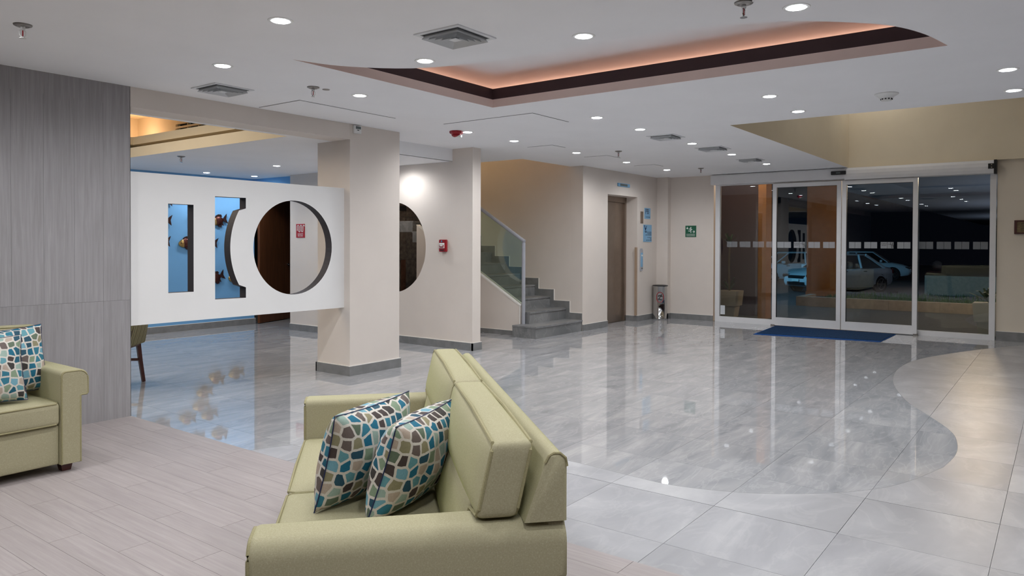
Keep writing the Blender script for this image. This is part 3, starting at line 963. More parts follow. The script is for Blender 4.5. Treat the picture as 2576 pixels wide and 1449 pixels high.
b = MB(); b.lathe([(0.010, 0), (0.010, -0.004)], (0.01, -0.014, -0.145), 12, 'Y'); b.build('key_switch', 'ink', bt)
bp = thing('lift_plate', 'small dark steel cover plate beside the floor sign', 'plate', (11.323, YE, 1.745))
MB().box(-0.048, 0.048, -0.008, 0, -0.10, 0.10).bevel(0.002, 1).build('cover_plate', 'liftsteel', bp)
for zz in (-0.085, 0.085): MB().lathe([(0.006, 0), (0.006, -0.003)], (0, -0.008, zz), 8, 'Y').build('cover_screw', 'steel', bp)
ps = thing('floor_sign', 'light blue floor sign reading PB beside the lift', 'sign', (11.53, YE, 1.818))
MB().box(-0.11, 0.11, -0.006, 0, -0.092, 0.092).build('sign_plate', 'signblue', ps)
text_part('sign_letters', 'PB', 0.125, 'navy', ps, frame_y(-0.085, -0.0065, 0.03), 'LEFT')
text_part('sign_caption', 'PLANTA BAJA', 0.026, 'navy', ps, frame_y(0.095, -0.0065, -0.062), 'RIGHT')
ns = thing('lift_notice', 'light blue emergency notice with dark text below the PB sign', 'sign', (11.536, YE, 1.479))
MB().box(-0.155, 0.155, -0.006, 0, -0.146, 0.146).build('sign_plate', 'signblue', ns)
nm = MB()
nm.tube([(-0.11, -0.007, 0.10), (-0.085, -0.007, 0.06), (-0.10, -0.007, 0.03)], 0.009, 6)
nm.tube([(-0.085, -0.007, 0.06), (-0.06, -0.007, 0.09), (-0.045, -0.007, 0.125)], 0.008, 6)
nm.lathe([(0.016, -0.0005), (0.016, -0.002)], (-0.115, -0.006, 0.122), 12, 'Y')
nm.tube([(-0.08, -0.007, 0.02), (-0.05, -0.007, 0.03), (-0.05, -0.007, 0.05)], 0.006, 6)
nm.build('stair_symbol', 'navy', ns)
text_part('notice_text', 'EN CASO DE SISMO\nO INCENDIO\nUSE LA ESCALERA', 0.028, 'navy', ns, frame_y(0.145, -0.0065, -0.005), 'RIGHT', 0.85)
text_part('notice_text', 'IN CASE OF\nFIRE\nUSE THE STAIRS', 0.028, 'navy', ns, frame_y(0.145, -0.0065, -0.095), 'RIGHT', 0.85)
skirting('baseboard_lift', [(XW, YE, 10.163, YE, 0, -1), (11.165, YE, 11.90, YE, 0, -1), (11.165, YE, 11.165, YE+0.2, -1, 0), (11.90, 5.506, 11.90, YE, -1, 0), (11.886, 5.52, XD, 5.52, 0, -1)])

# ------------------------------------------------------------------ door wall
dw = MB(); dw.box(XD, XD+0.12, 4.742, 5.52, 0, ZC); struct('wall_entrance_left', dw, 'beige')
dw = MB(); dw.box(XD, XD+0.12, -4.0, 0.742, 0, ZC); struct('wall_entrance_right', dw, 'sand')
dw = MB(); dw.box(XD, XD+0.12, 0.742, 4.742, ZC-0.004, ZC+0.03); dw.box(XD, XD+0.12, 2.62, 4.8, ZC+0.03, 3.2); struct('wall_entrance_head', dw, 'tan')
skirting('baseboard_entrance_left', [(XD, 4.742, XD, 5.52, -1, 0)])
skirting('baseboard_entrance_right', [(XD, -4.0, XD, 0.742, -1, 0)], h=0.125)
# rest of the unseen shell; dark brown stands in for its unlit gloom
dw = MB(); dw.box(-5.1, -5.0, -4.0, YB, 0, ZC); struct('wall_back', dw, 'brown')
dw = MB(); dw.box(-5.0, XD, -4.1, -4.0, 0, ZC); struct('wall_right', dw, 'brown')

def glass_sticker(parent, y0, y1, z0, z1, x, logo=False, mat='frost'):
    """pair of frosted squares on the pane; y0 > y1 (reading order runs to -Y)"""
    ym = (y0+y1)/2
    mb = MB()
    mb.box(x-0.0006, x, ym+0.002, y0, z0, z1); mb.box(x-0.0006, x, y1, ym-0.002, z0, z1)
    mb.mi = 1
    if logo:
        def stroke(pts, r):
            mb.tube([(x-0.0012, a, b) for a, b in pts], r, 4)
        zc = (z0+z1)/2; w = (y0-y1)/2
        # script letter H and a name in two lines, read from outside, so mirrored here
        c = ym - w*0.52
        stroke([(c+0.002, zc+0.042), (c-0.006, zc+0.015), (c-0.014, zc-0.018), (c-0.016, zc-0.042)], 0.0032)
        stroke([(c-0.022, zc+0.036), (c-0.028, zc+0.012), (c-0.034, zc-0.016), (c-0.034, zc-0.036)], 0.0036)
        stroke([(c+0.034, zc+0.021), (c+0.014, zc+0.019), (c-0.004, zc+0.010), (c-0.022, zc+0.004), (c-0.042, zc-0.006)], 0.0026)
    o = mb.build('privacy_sticker', [mat, 'ink'], parent)
    if logo:
        me_par = parent
        for body, dz, yy in (('Holiday Inn', 0.022, ym+0.006), ('Express', 0.0, ym+0.012)):
            m = Matrix(((0, 0, 1, x-0.0008), (1, 0, 0, yy), (0, 1, 0, (z0+z1)/2+dz), (0, 0, 0, 1)))
            cu = bpy.data.curves.new('sticker_lettering', 'FONT'); cu.body = body; cu.size = 0.0195; cu.align_y = 'CENTER'; cu.offset = 0.0004
            tmp = bpy.data.objects.new('t', cu); COL.objects.link(tmp)
            me = bpy.data.meshes.new_from_object(tmp.evaluated_get(bpy.context.evaluated_depsgraph_get()))
            bpy.data.objects.remove(tmp)
            me.materials.clear(); me.materials.append(MT['ink']); me.transform(m)
            link('sticker_lettering', me, parent)
    return o

XF = 11.985           # fixed frame face
d2 = tag(thing('door_2', None, None), kind='structure')
f = MB()
f.box(XF, XF+0.06, 4.622, 4.690, 0, 2.35); f.box(XF, XF+0.06, 0.752, 0.822, 0, 2.35)
f.box(XF, XF+0.06, 3.74, 4.622, 0.0, 0.092); f.box(XF, XF+0.06, 0.822, 1.72, 0.0, 0.072)
f.box(XF, XF+0.06, 4.690, 4.700, 0, 2.35); f.box(XF+0.002, XF+0.08, 0.752, 4.690, 2.27, 2.45)
f.build('fixed_frame', 'alu', d2)
f = MB(); f.box(XF+0.03, XF+0.036, 3.745, 4.622, 0.092, 2.30); gl = f.build('glass_pane', 'glass', d2)
for a, b in ((4.508, 4.333), (4.293, 4.115), (4.076, 3.895), (3.857, 3.75)): glass_sticker(gl, a, b, 1.249, 1.343, XF+0.029, False, 'frost2')
nt = MB(); nt.box(XF+0.027, XF+0.029, 4.535, 4.612, 0.125, 0.275); nt.build('paper_notice', 'paper', gl)
f = MB(); f.box(XF+0.03, XF+0.036, 0.822, 1.72, 0.072, 2.30); gl = f.build('glass_pane', 'glass', d2)
for a, b in ((1.68, 1.50), (1.455, 1.28), (1.237, 1.061), (1.016, 0.843)): glass_sticker(gl, a, b, 1.240, 1.343, XF+0.029, False, 'frost2')
# sliding leaves run in front of the fixed panes
XL = 11.93
def leaf(name, y0, y1, stick, logo_i):
    d = tag(thing(name, None, None), kind='structure')
    m = MB()
    w = 0.062
    m.box(XL, XL+0.045, y0-w, y0, 0.012, 2.262); m.box(XL, XL+0.045, y1, y1+w, 0.012, 2.262)
    m.box(XL, XL+0.045, y1+w, y0-w, 2.20, 2.262); m.box(XL, XL+0.045, y1+w, y0-w, 0.012, 0.137)
    m.build('leaf_frame', 'alu', d)
    gk = MB()
    for a, b, z0, z1 in ((y0-w-0.004, y0-w, 0.137, 2.20), (y1+w, y1+w+0.004, 0.137, 2.20)): gk.box(XL+0.004, XL+0.04, a, b, z0, z1)
    gk.box(XL+0.004, XL+0.04, y1+w, y0-w, 2.196, 2.20)
    gk.build('gasket', 'black', d)
    g = MB(); g.box(XL+0.02, XL+0.026, y1+w, y0-w, 0.137, 2.20); g = g.build('glass_pane', 'glass', d)
    for i, (a, b) in enumerate(stick): glass_sticker(g, a, b, 1.244, 1.338, XL+0.019, i == logo_i)
    return d
S = 0.993
leaf('door_3', 3.735, 2.712, [(3.735-0.07, 3.45), (3.408, 3.236), (3.188, 3.016), (2.97, 2.80)], 1)
leaf('door_4', 2.700, 1.686, [(2.60, 2.433), (2.389, 2.214), (2.168, 1.995), (1.948, 1.777)], 2)
gd = MB()
for yy in (3.72, 1.70): gd.box(XL-0.012, XL+0.05, yy-0.03, yy+0.03, 0.0, 0.022)
gd.build('floor_guide', 'steel', d2)
hd = MB(); hd.prism([(11.87, 2.30), (11.87, 2.43), (11.885, 2.447), (XD, 2.447), (XD, 2.285), (11.885, 2.285)], 1, 2.66, 4.742); hd.build('header_box', 'alu', d2)
hd = MB(); hd.prism([(11.868, 2.315), (11.862, 2.36), (11.868, 2.41), (11.885, 2.447), (XD, 2.447), (XD, 2.268), (11.885, 2.272)], 1, 0.775, 2.66); hd.build('header_box', 'alu', d2)
hd = MB(); hd.box(11.86, XD, 0.742, 0.775, 2.262, 2.45); hd.box(11.858, 11.866, 0.775, 0.84, 2.33, 2.40); hd.build('header_end_cap', 'black', d2)
hd = MB(); hd.lathe([(0.008, 0), (0.008, -0.004)], (11.858, 0.80, 2.385), 10, 'X'); hd.lathe([(0.008, 0), (0.008, -0.004)], (11.858, 0.80, 2.348), 10, 'X'); hd.build('cap_screw', 'chrome', d2)
sn = thing('door_sensor', 'black motion sensor on the sliding door header', 'sensor', (11.86, 2.735, 2.375))
MB().box(-0.03, 0.0, -0.105, 0.105, -0.028, 0.028).bevel(0.005).build('sensor_case', 'black', sn)
MB().box(-0.032, -0.03, -0.03, 0.03, -0.010, 0.010).build('sensor_badge', 'lcd', sn)

# evacuation sign
ev = thing('evacuation_sign', 'green running-figure evacuation sign on the wall left of the glass doors', 'sign', (XD, 5.147, 1.516))
MB().box(-0.005, 0, -0.098, 0.098, -0.098, 0.098).build('sign_plate', 'signgreen', ev)
fg = MB(); X_ = -0.0062
def px(a, b): return (X_, 0.098-0.196*(a-150)/770.0, 0.098-0.196*(b-375)/815.0)
fg.lathe([(0.0105, 0.0005), (0.0105, -0.001)], (X_+0.0005, px(540, 520)[1], px(540, 520)[2]), 12, 'X')
fg.tube([px(520, 580), px(545, 660), px(530, 720)], 0.0095, 6)
fg.tube([px(500, 570), px(440, 610), px(415, 680)], 0.0048, 6)
fg.tube([px(555, 590), px(600, 650), px(650, 680)], 0.0048, 6)
fg.tube([px(545, 710), px(548, 800), px(545, 895)], 0.0062, 6)
fg.tube([px(515, 710), px(460, 780), px(365, 750)], 0.0055, 6)
fg.tube([px(675, 812), px(800, 812)], 0.006, 6); fg.tube([px(745, 735), px(815, 812), px(745, 890)], 0.0065, 6)
fg.tube([px(275, 470), px(310, 540), px(300, 620)], 0.006, 6, r2=0.010); fg.tube([px(345, 550), px(320, 600)], 0.007, 6); fg.tube([px(235, 550), px(280, 600)], 0.007, 6)
fg.build('exit_symbol', 'print', ev)
text_part('sign_lettering', 'EVACUACIÓN\nEVACUATION', 0.024, 'print', ev, frame_x(-0.0055, 0.0, -0.064), 'CENTER')
# plaque
pq = thing('wall_plaque', 'bronze plaque in a dark red wood frame right of the glass doors', 'plaque', (XD, 0.385, 1.54))
m = MB(); m.box(-0.03, 0, -0.16, 0.16, -0.092, -0.07); m.box(-0.03, 0, -0.16, 0.16, 0.07, 0.092); m.box(-0.03, 0, 0.13, 0.16, -0.07, 0.07); m.box(-0.03, 0, -0.16, -0.13, -0.07, 0.07)
m.build('plaque_frame', 'dkwood', pq)
MB().box(-0.022, 0, -0.13, 0.13, -0.07, 0.07).build('plaque_plate', 'bronze', pq)
m = MB()
for k in range(5): m.box(-0.0235, -0.022, -0.09+0.01*(k % 2), 0.09-0.012*(k % 3), 0.045-0.022*k, 0.050-0.022*k)
m.build('engraved_line', 'ink', pq)

# door mat
mt = thing('door_mat', 'blue entrance mat with bright rubber edge inside the sliding doors', 'mat', (0, 0, 0))
m = MB(); m.prism([(11.90, 3.665), (10.585, 3.575), (10.81, 1.955), (11.86, 1.94)], 2, 0.001, 0.006); m.build('mat_edge', 'matedge', mt)
m = MB(); m.prism([(11.89, 3.65), (10.70, 3.562), (10.905, 1.968), (11.85, 1.955)], 2, 0.005, 0.011); m.build('mat_pile', 'mat', mt)

# litter bin
bn = thing('litter_bin', 'cylindrical polished steel litter bin in the corner by the lift', 'bin', (11.735, 5.58, 0))
m = MB(); m.lathe([(0.118, 0.0), (0.122, 0.006), (0.122, 0.025), (0.118, 0.03), (0.118, 0.555), (0.122, 0.56), (0.122, 0.572)], seg=40); m.build('bin_body', 'chrome', bn, 40)
m = MB(); m.lathe([(0.134, 0.575), (0.136, 0.580), (0.128, 0.588), (0.09, 0.594)], seg=40); m.build('bin_lid', 'black', bn, 40)
m = MB()
ang0 = R(205)
def on_bin(u, v): 
    t = ang0 + u/0.119
    return (0.1198*math.cos(t), 0.1198*math.sin(t), 0.385 + v)
m.tube([on_bin(0.062*math.cos(R(a)), 0.085*math.sin(R(a))) for a in range(0, 360, 12)], 0.006, 6, closed=True)
m.build('round_emblem_ring', 'red', bn)
m = MB()
m.tube([on_bin(-0.03, -0.045), on_bin(0.0, 0.0), on_bin(0.03, 0.05)], 0.008, 6)
m.tube([on_bin(-0.035, 0.02), on_bin(0.0, 0.03), on_bin(0.04, 0.01)], 0.011, 6); m.tube([on_bin(-0.02, -0.03), on_bin(0.03, -0.04)], 0.012, 6)
m.build('emblem_print', 'ink', bn)

# thermostat
th = thing('thermostat', 'white thermostat with small grey screen high on the beam', 'thermostat', (4.901, YB, 2.412))
MB().box(-0.048, 0.048, -0.024, 0, -0.043, 0.036).bevel(0.004).build('thermostat_case', 'white', th)
MB().box(-0.028, 0.036, -0.0255, -0.024, 0.0, 0.026).build('thermostat_screen', 'lcd', th)
MB().box(-0.01, 0.014, -0.026, -0.024, -0.014, -0.007).build('thermostat_button', 'ink', th)

# ------------------------------------------------------------------ ceiling fittings
def downlight(x, y, z, label, group=None, r=0.056, watts=LAMP_W):
    t = thing('downlight', label, 'light', (x, y, z), 0, group)
    m = MB(); m.lathe([(r*0.86, 0.0), (r*0.88, -0.003), (r*1.12, -0.003), (r*1.18, 0.0)], seg=28); m.build('trim_ring', 'white', t, 40)
    m = MB(); m.lathe([(r*0.84, -0.0035), (r*0.80, -0.0045)], seg=28); m.build('lamp_lens', 'lens', t)
    o = light('lamp', 'SPOT', (0, 0, -0.02), watts, (0.97, 0.985, 1.0), spot_size=R(172), spot_blend=0.7, shadow_soft_size=0.045)
    o.parent = t
    return t
rowA = ['nearest the alarm strobe', 'second from the strobe', 'middle of five', 'second from the lift', 'nearest the entrance doors']
for (x, l_) in zip((5.89, 6.70, 8.03, 9.37, 10.70), rowA):
    downlight(x, 4.985, ZC, 'small white downlight in the row along the stairs, ' + l_, 'lobby downlights')
for (x, l_) in zip((5.90, 6.76, 8.06, 9.33, 10.71), ('beside the cove corner', 'second from the cove', 'between two square vents, middle of row', 'second from the doors', 'nearest the doors')):
    downlight(x, 3.445, ZC, 'white downlight in the middle row, ' + l_, 'lobby downlights')
for x, y, l_ in ((5.835, 1.857, 'white downlight between the cove and the entrance void, nearer the cove'), (6.64, 1.866, 'white downlight at the edge of the entrance void tip'),
                 (5.86, 0.312, 'rightmost white downlight beside the cove, upper of two at the edge'), (6.668, 0.317, 'rightmost white downlight at the rim of the entrance void, lower of two'),
                 (2.748, 4.421, 'large white downlight above the small corner vent near the grey wall'), (3.937, 4.438, 'white downlight between the round cap and the cove, over the pillar'),
                 (2.372, 3.282, 'largest white downlight over the grey wall side, left of the big vent'), (3.434, 3.261, 'white downlight at the tip of the cove beside the big vent'),
                 (3.546, 2.158, 'white downlight right of the big square vent by the cove edge'), (3.723, 1.059, 'brightest white downlight beside the sprinkler above the cove')):
    downlight(x, y, ZC, l_, 'lobby downlights')
for x, y, l_ in ((5.92, 8.28, 'dining room downlight nearest the beam'), (5.916, 9.93, 'dining room downlight left over the blue wall'),
                 (6.655, 9.86, 'dining room downlight in the corner of the blue wall'), (6.52, 6.72, 'small downlight under the soffit washing the alarm wall')):
    downlight(x, y, ZR, l_, 'dining downlights', 0.05, LAMP_W*(0.75 if y < 7 else 0.9))
for x, y in ((1.36, 4.43), (0.25, 4.42), (1.31, 3.27), (0.25, 3.27), (2.3, 2.1), (1.2, 2.1), (2.5, 0.6), (1.2, 0.6), (-0.9, 3.3), (-0.9, 1.3), (4.0, -0.9), (5.9, -1.2), (2.2, -1.0), (0.3, -0.5), (-0.2, 0.6)):  # seen rows continued; those behind the camera are added as fill
    downlight(x, y, ZC, 'unseen downlight in the seating area ceiling, adding fill from outside the picture', 'downlights outside the picture', 0.056, LAMP_W*(1.25 if y < 1 and x < 2.6 else 1.0))
for x, y in ((3.9, 9.95), (2.0, 9.95)):
    downlight(x, y, ZR, 'dining room downlight hidden behind the grey wall', 'dining downlights out of sight', 0.045)

def diffuser(x0, x1, y0, y1, label, half=False):
    cx, cy = (x0+x1)/2, (y0+y1)/2
    s = ((x1-x0)+(y1-y0))/4
    t = thing('air_vent', label, 'vent', (cx, cy, ZC), 0, 'square ceiling air vents')
    m = MB()
    for a, b, c, d in ((-s, s, -s, -s*0.84), (-s, s, s*0.84, s), (-s, -s*0.84, -s*0.84, s*0.84), (s*0.84, s, -s*0.84, s*0.84)): m.box(a, b, c, d, -0.006, 0)
    m.build('vent_frame', 'vent', t)
    m = MB(); m.box(-s*0.84, s*0.84, -s*0.84, s*0.84, -0.0012, -0.0002); m.build('vent_duct', 'ventdark', t)
    n = 4
    for k in range(n):
        a = s*(0.80-0.155*k); b = a - s*0.085
        lv = MB()
        za, zb = -0.004, -0.026
        for q in range(4):
            c_, s_ = [(1, 0), (0, 1), (-1, 0), (0, -1)][q]
            rot = lambda u, v: (u*c_-v*s_, u*s_+v*c_)
            P1, P2 = rot(-b, b), rot(b, b); Q1, Q2 = rot(-a, a), rot(a, a)
            lv.face([(P1[0], P1[1], za), (P2[0], P2[1], za), (Q2[0], Q2[1], zb), (Q1[0], Q1[1], zb)])
            lv.face([(P1[0], P1[1], za-0.0016), (P2[0], P2[1], za-0.0016), (Q2[0], Q2[1], zb-0.0016), (Q1[0], Q1[1], zb-0.0016)])
        bmesh.ops.remove_doubles(lv.bm, verts=lv.bm.verts, dist=1e-6)
        lv.build('louver', 'vent', t)
    m = MB(); m.box(-s*0.16, s*0.16, -s*0.16, s*0.16, -0.024, -0.020); m.build('vent_core', 'vent', t)
    return t
diffuser(2.96, 3.285, 2.57, 2.90, 'large square four-way ceiling vent beside the cove')
diffuser(3.0, 3.33, 4.93, 5.25, 'square ceiling vent near the grey wall and beam')
diffuser(7.22, 7.52, 3.29, 3.61, 'square ceiling vent in the middle row, nearest the cove')
diffuser(8.43, 8.77, 3.25, 3.57, 'square ceiling vent between the two far middle-row downlights')
diffuser(9.90, 10.20, 3.30, 3.60, 'square ceiling vent nearest the sliding doors')

def hatch(x0, x1, y0, y1, label, small=False):
    t = thing('access_panel', label, 'hatch', ((x0+x1)/2, (y0+y1)/2, ZC), 0, 'ceiling access panels')
    a, b = (x1-x0)/2, (y1-y0)/2
    m = MB(); m.box(-a, a, -b, b, -0.0012, 0.0); m.build('shadow_gap', 'ventdark', t)
    m = MB(); m.box(-a+0.006, a-0.006, -b+0.006, b-0.006, -0.004, -0.001); m.build('panel_board', 'vent' if small else 'ceiling', t)
hatch(3.775, 4.85, 4.975, 5.53, 'large rectangular ceiling access panel along the beam')
hatch(5.355, 5.955, 3.78, 4.84, 'large rectangular ceiling access panel below the cove corner')
hatch(7.23, 7.52, 4.82, 5.18, 'small square access panel behind the second stair-side downlight')
hatch(8.49, 8.86, 4.80, 5.15, 'small square access panel over the stair foot')
hatch(9.86, 10.16, 4.79, 5.12, 'small square access panel nearest the lift')

def sprinkler(x, y, z, label):
    t = thing('sprinkler', label, 'sprinkler', (x, y, z), 0, 'ceiling sprinklers')
    m = MB(); m.lathe([(0.014, -0.002), (0.03, -0.012), (0.043, -0.006), (0.045, 0)], seg=24); m.build('escutcheon', 'steel', t, 40)
    m = MB(); m.lathe([(0.011, -0.01), (0.012, -0.026), (0.009, -0.03)], seg=12)
    for s_ in (-1, 1): m.tube([(0.007*s_, 0, -0.028), (0.015*s_, 0, -0.036), (0.015*s_, 0, -0.054), (0.004*s_, 0, -0.068)], 0.0028, 6)
    m.build('sprinkler_yoke', 'white' if x < 2 else 'chrome', t)
    m = MB(); m.lathe([(0.002, -0.03), (0.0035, -0.036), (0.0035, -0.056), (0.002, -0.062)], seg=8); m.build('glass_bulb', 'red', t)
    m = MB(); m.lathe([(0.005, -0.066), (0.017, -0.071), (0.017, -0.073)], seg=14); m.build('deflector', 'white' if x < 2 else 'chrome', t)
sprinkler(1.603, 4.456, ZC, 'white sprinkler head over the grey plank wall')
sprinkler(3.502, 1.24, ZC, 'chrome sprinkler head beside the brightest downlight above the cove')
sprinkler(3.523, 4.482, ZC, 'chrome sprinkler head next to the small round ceiling cap')
sprinkler(8.19, 4.469, ZC, 'small sprinkler head over the stairs between two access panels')
sprinkler(10.754, 4.452, ZC, 'small sprinkler head near the lift corner')
sprinkler(4.618, 8.286, ZR, 'sprinkler head with red bulb on the dining ceiling')
cp = thing('ceiling_cap', 'small flat round cap in the ceiling beside a sprinkler', 'cap', (3.635, 4.473, ZC))
MB().lathe([(0.028, 0), (0.026, -0.004), (0.01, -0.006)], seg=20).build('cap_disc', 'steel', cp)
sd = thing('smoke_detector', 'white round smoke detector between the cove and the entrance void', 'detector', (6.262, 1.105, ZC))
m = MB(); m.lathe([(0.085, 0.0), (0.085, -0.006), (0.070, -0.014), (0.056, -0.022), (0.048, -0.034), (0.04, -0.036)], seg=28); m.build('detector_base', 'white', sd, 40)
m = MB(); m.lathe([(0.038, -0.034), (0.038, -0.048), (0.034, -0.054), (0.014, -0.056)], seg=28); m.build('detector_head', 'white', sd, 40)
m = MB()
for k in range(10):
    a = 2*math.pi*k/10; m.tube([(0.0375*math.cos(a), 0.0375*math.sin(a), -0.038), (0.0375*math.cos(a), 0.0375*math.sin(a), -0.047)], 0.006, 5)
m.build('detector_slot', 'black', sd)
sb = thing('alarm_strobe', 'red ceiling alarm strobe beside a downlight near the alarm wall', 'alarm', (5.775, 5.04, ZC))
m = MB(); m.lathe([(0.068, 0), (0.072, -0.012), (0.066, -0.026), (0.05, -0.032), (0.046, -0.05), (0.03, -0.06)], seg=8); m.build('strobe_case', 'red', sb)
m = MB(); m.lathe([(0.034, -0.044), (0.032, -0.064), (0.018, -0.070)], (0.015, -0.02, 0), 14); m.build('strobe_lens', 'print', sb, 40)

# ------------------------------------------------------------------ sofas
SL, SD = 1.80, 0.796
def arm_profile(sgn):
    """(x,z) outline of an arm, outer side at x=0"""
    p = [(0.15, 0.05), (0.15, 0.548)]
    p += [(0.15-0.022+0.022*math.cos(R(a)), 0.553+0.022*math.sin(R(a))) for a in range(0, 91, 30)]
    p += [(0.05+0.05*math.cos(R(a)), 0.525+0.05*math.sin(R(a))) for a in range(90, 181, 15)]
    p += [(0.0, 0.438), (0.006, 0.43), (0.036, 0.43), (0.04, 0.425), (0.04, 0.05)]
    return p if sgn > 0 else [(SL-x, z) for x, z in p]
def make_sofa(label, loc, rz):
    t = thing('sofa', label, 'sofa', loc, rz, 'matching olive two-seat sofas')
    b = MB(); b.soft(0.15, SL-0.15, 0.03, SD-0.02, 0.052, 0.272, 0.012, by=0.004); b.build('base_rail', 'linen', t, 60)
    b = MB(); b.soft(0.02, SL-0.02, 0.0, 0.05, 0.052, 0.575, 0.01); b.build('back_panel', 'linen', t, 60)
    for sgn in (1, -1):
        pr = arm_profile(sgn)
        m = MB()
        ys = [0.0, 0.006, 0.02, 0.2, 0.4, 0.6, SD-0.016, SD-0.006, SD]
        ins = [0.006, 0.002, 0, 0, 0, 0, 0, 0.003, 0.009]
        cx = 0.095 if sgn > 0 else SL-0.095
        rings = []
        for y, i_ in zip(ys, ins):
            rings.append([m.bm.verts.new((x + (i_ if x < cx else -i_), y, z - (i_ if z > 0.5 else 0))) for x, z in pr])
        n = len(pr)
        for A, B in zip(rings, rings[1:]):
            for i in range(n): m.bm.faces.new([A[i], A[(i+1) % n], B[(i+1) % n], B[i]])
        m.bm.faces.new(rings[0]); m.bm.faces.new(rings[-1])
        arm = m.build('arm', 'linen', t, 35)
        m = MB(); m.tube([((x + (0.006 if x < cx else -0.006)), SD-0.003, z-(0.006 if z > 0.5 else 0)) for x, z in pr], 0.0055, 6, closed=True); m.build('piping', 'pip', arm, 60)
    # back frame: slanted front, rounded top
    prof = [(0.0, 0.577), (0.0, 0.72), (0.004, 0.742), (0.018, 0.754), (0.034, 0.755), (0.048, 0.748), (0.058, 0.73), (0.112, 0.577)]
    m = MB(); 
    xs = [0.004, 0.012, 0.4, 0.9, 1.4, SL-0.012, SL-0.004]; ins = [0.008, 0, 0, 0, 0, 0, 0.008]
    rings = []
    for x, i_ in zip(xs, ins):
        rings.append([m.bm.verts.new((x, y + (i_ if y < 0.04 else -i_), z - (i_ if z > 0.6 else -i_*0.3))) for y, z in prof])
    n = len(prof)
    for A, B in zip(rings, rings[1:]):
        for i in range(n): m.bm.faces.new([A[i], A[(i+1) % n], B[(i+1) % n], B[i]])
    m.bm.faces.new(rings[0]); m.bm.faces.new(rings[-1])
    bf = m.build('back_frame', 'linen', t, 40)
    MB().tube([(0.010, y, z) for y, z in prof[1:7]], 0.004, 6).build('piping', 'pip', bf)
    for k in (0, 1):
        a, b_ = (0.153, SL/2-0.002) if k == 0 else (SL/2+0.002, SL-0.153)
        m = MB(); m.soft(a, b_, 0.20, SD, 0.274, 0.402, 0.022, bz=0.014, by=0.004, n=8); sc = m.build('seat_cushion', 'linen', t, 60)
        q = []
        for (x, y) in ((a+0.012, SD-0.01), (b_-0.012, SD-0.01)): q.append((x, y))
        m = MB()
        for z in (0.396, 0.282):
            m.tube([(a+0.004, 0.25, z), (a+0.004, SD-0.03, z), (a+0.02, SD-0.004, z), ((a+b_)/2, SD+0.001, z), (b_-0.02, SD-0.004, z), (b_-0.004, SD-0.03, z), (b_-0.004, 0.25, z)], 0.005, 6)
        m.build('piping', 'pip', sc)
        # T-shaped back cushion leaning on the frame
        lean = lambda p: (p[0], p[1] - (p[2]-0.41)*0.22, p[2])
        m = MB()
        e0, e1 = (0.03, b_) if k == 0 else (a, SL-0.03)
        m.soft(e0, e1, 0.165, 0.275, 0.584, 0.782, 0.018, by=0.022, bz=0.010, n=8, warp=lean)
        m.soft(a+0.004, b_-0.004, 0.165, 0.275, 0.405, 0.60, 0.018, by=0.012, n=8, warp=lean)
        bc = m.build('back_cushion', 'linen', t, 60)
        m = MB()
        for y in (0.271, 0.169):
            lp = [(a+0.006, y, 0.43), (a+0.006, y, 0.575), (e0+0.02, y, 0.59), (e0+0.006, y, 0.61), (e0+0.006, y, 0.76), (e0+0.02, y, 0.778), ((e0+e1)/2, y, 0.786), (e1-0.02, y, 0.778), (e1-0.006, y, 0.76), (e1-0.006, y, 0.61), (e1-0.02, y, 0.59), (b_-0.006, y, 0.575), (b_-0.006, y, 0.43)]
            m.tube([lean(p) for p in lp], 0.0055, 6)
        m.build('piping', 'pip', bc)
    for x in (0.075, SL-0.125):
        for y in (0.05, SD-0.10):
            m = MB()
            A = [(x-0.005, y-0.005), (x+0.06, y-0.005), (x+0.06, y+0.06), (x-0.005, y+0.06)]
            B = [(x+0.004, y+0.004), (x+0.05, y+0.004), (x+0.05, y+0.05), (x+0.004, y+0.05)]
            va = [m.bm.verts.new((p[0], p[1], 0.054)) for p in A]; vb = [m.bm.verts.new((p[0], p[1], 0.0015)) for p in B]
            m.bm.faces.new(va); m.bm.faces.new(vb)
            for i in range(4): m.bm.faces.new([va[i], va[(i+1) % 4], vb[(i+1) % 4], vb[i]])
            m.build('leg', 'dkwood', t)
    return t
S1 = (1.6198, 1.0271, 0.0); S1R = R(47.79)
sofa1 = make_sofa('olive green two-seat sofa seen from behind its arm, on the wood floor edge', S1, S1R)
S2 = (1.942, 5.277, 0.0); S2R = R(180)
sofa2 = make_sofa('olive green sofa standing against the grey plank wall', S2, S2R)

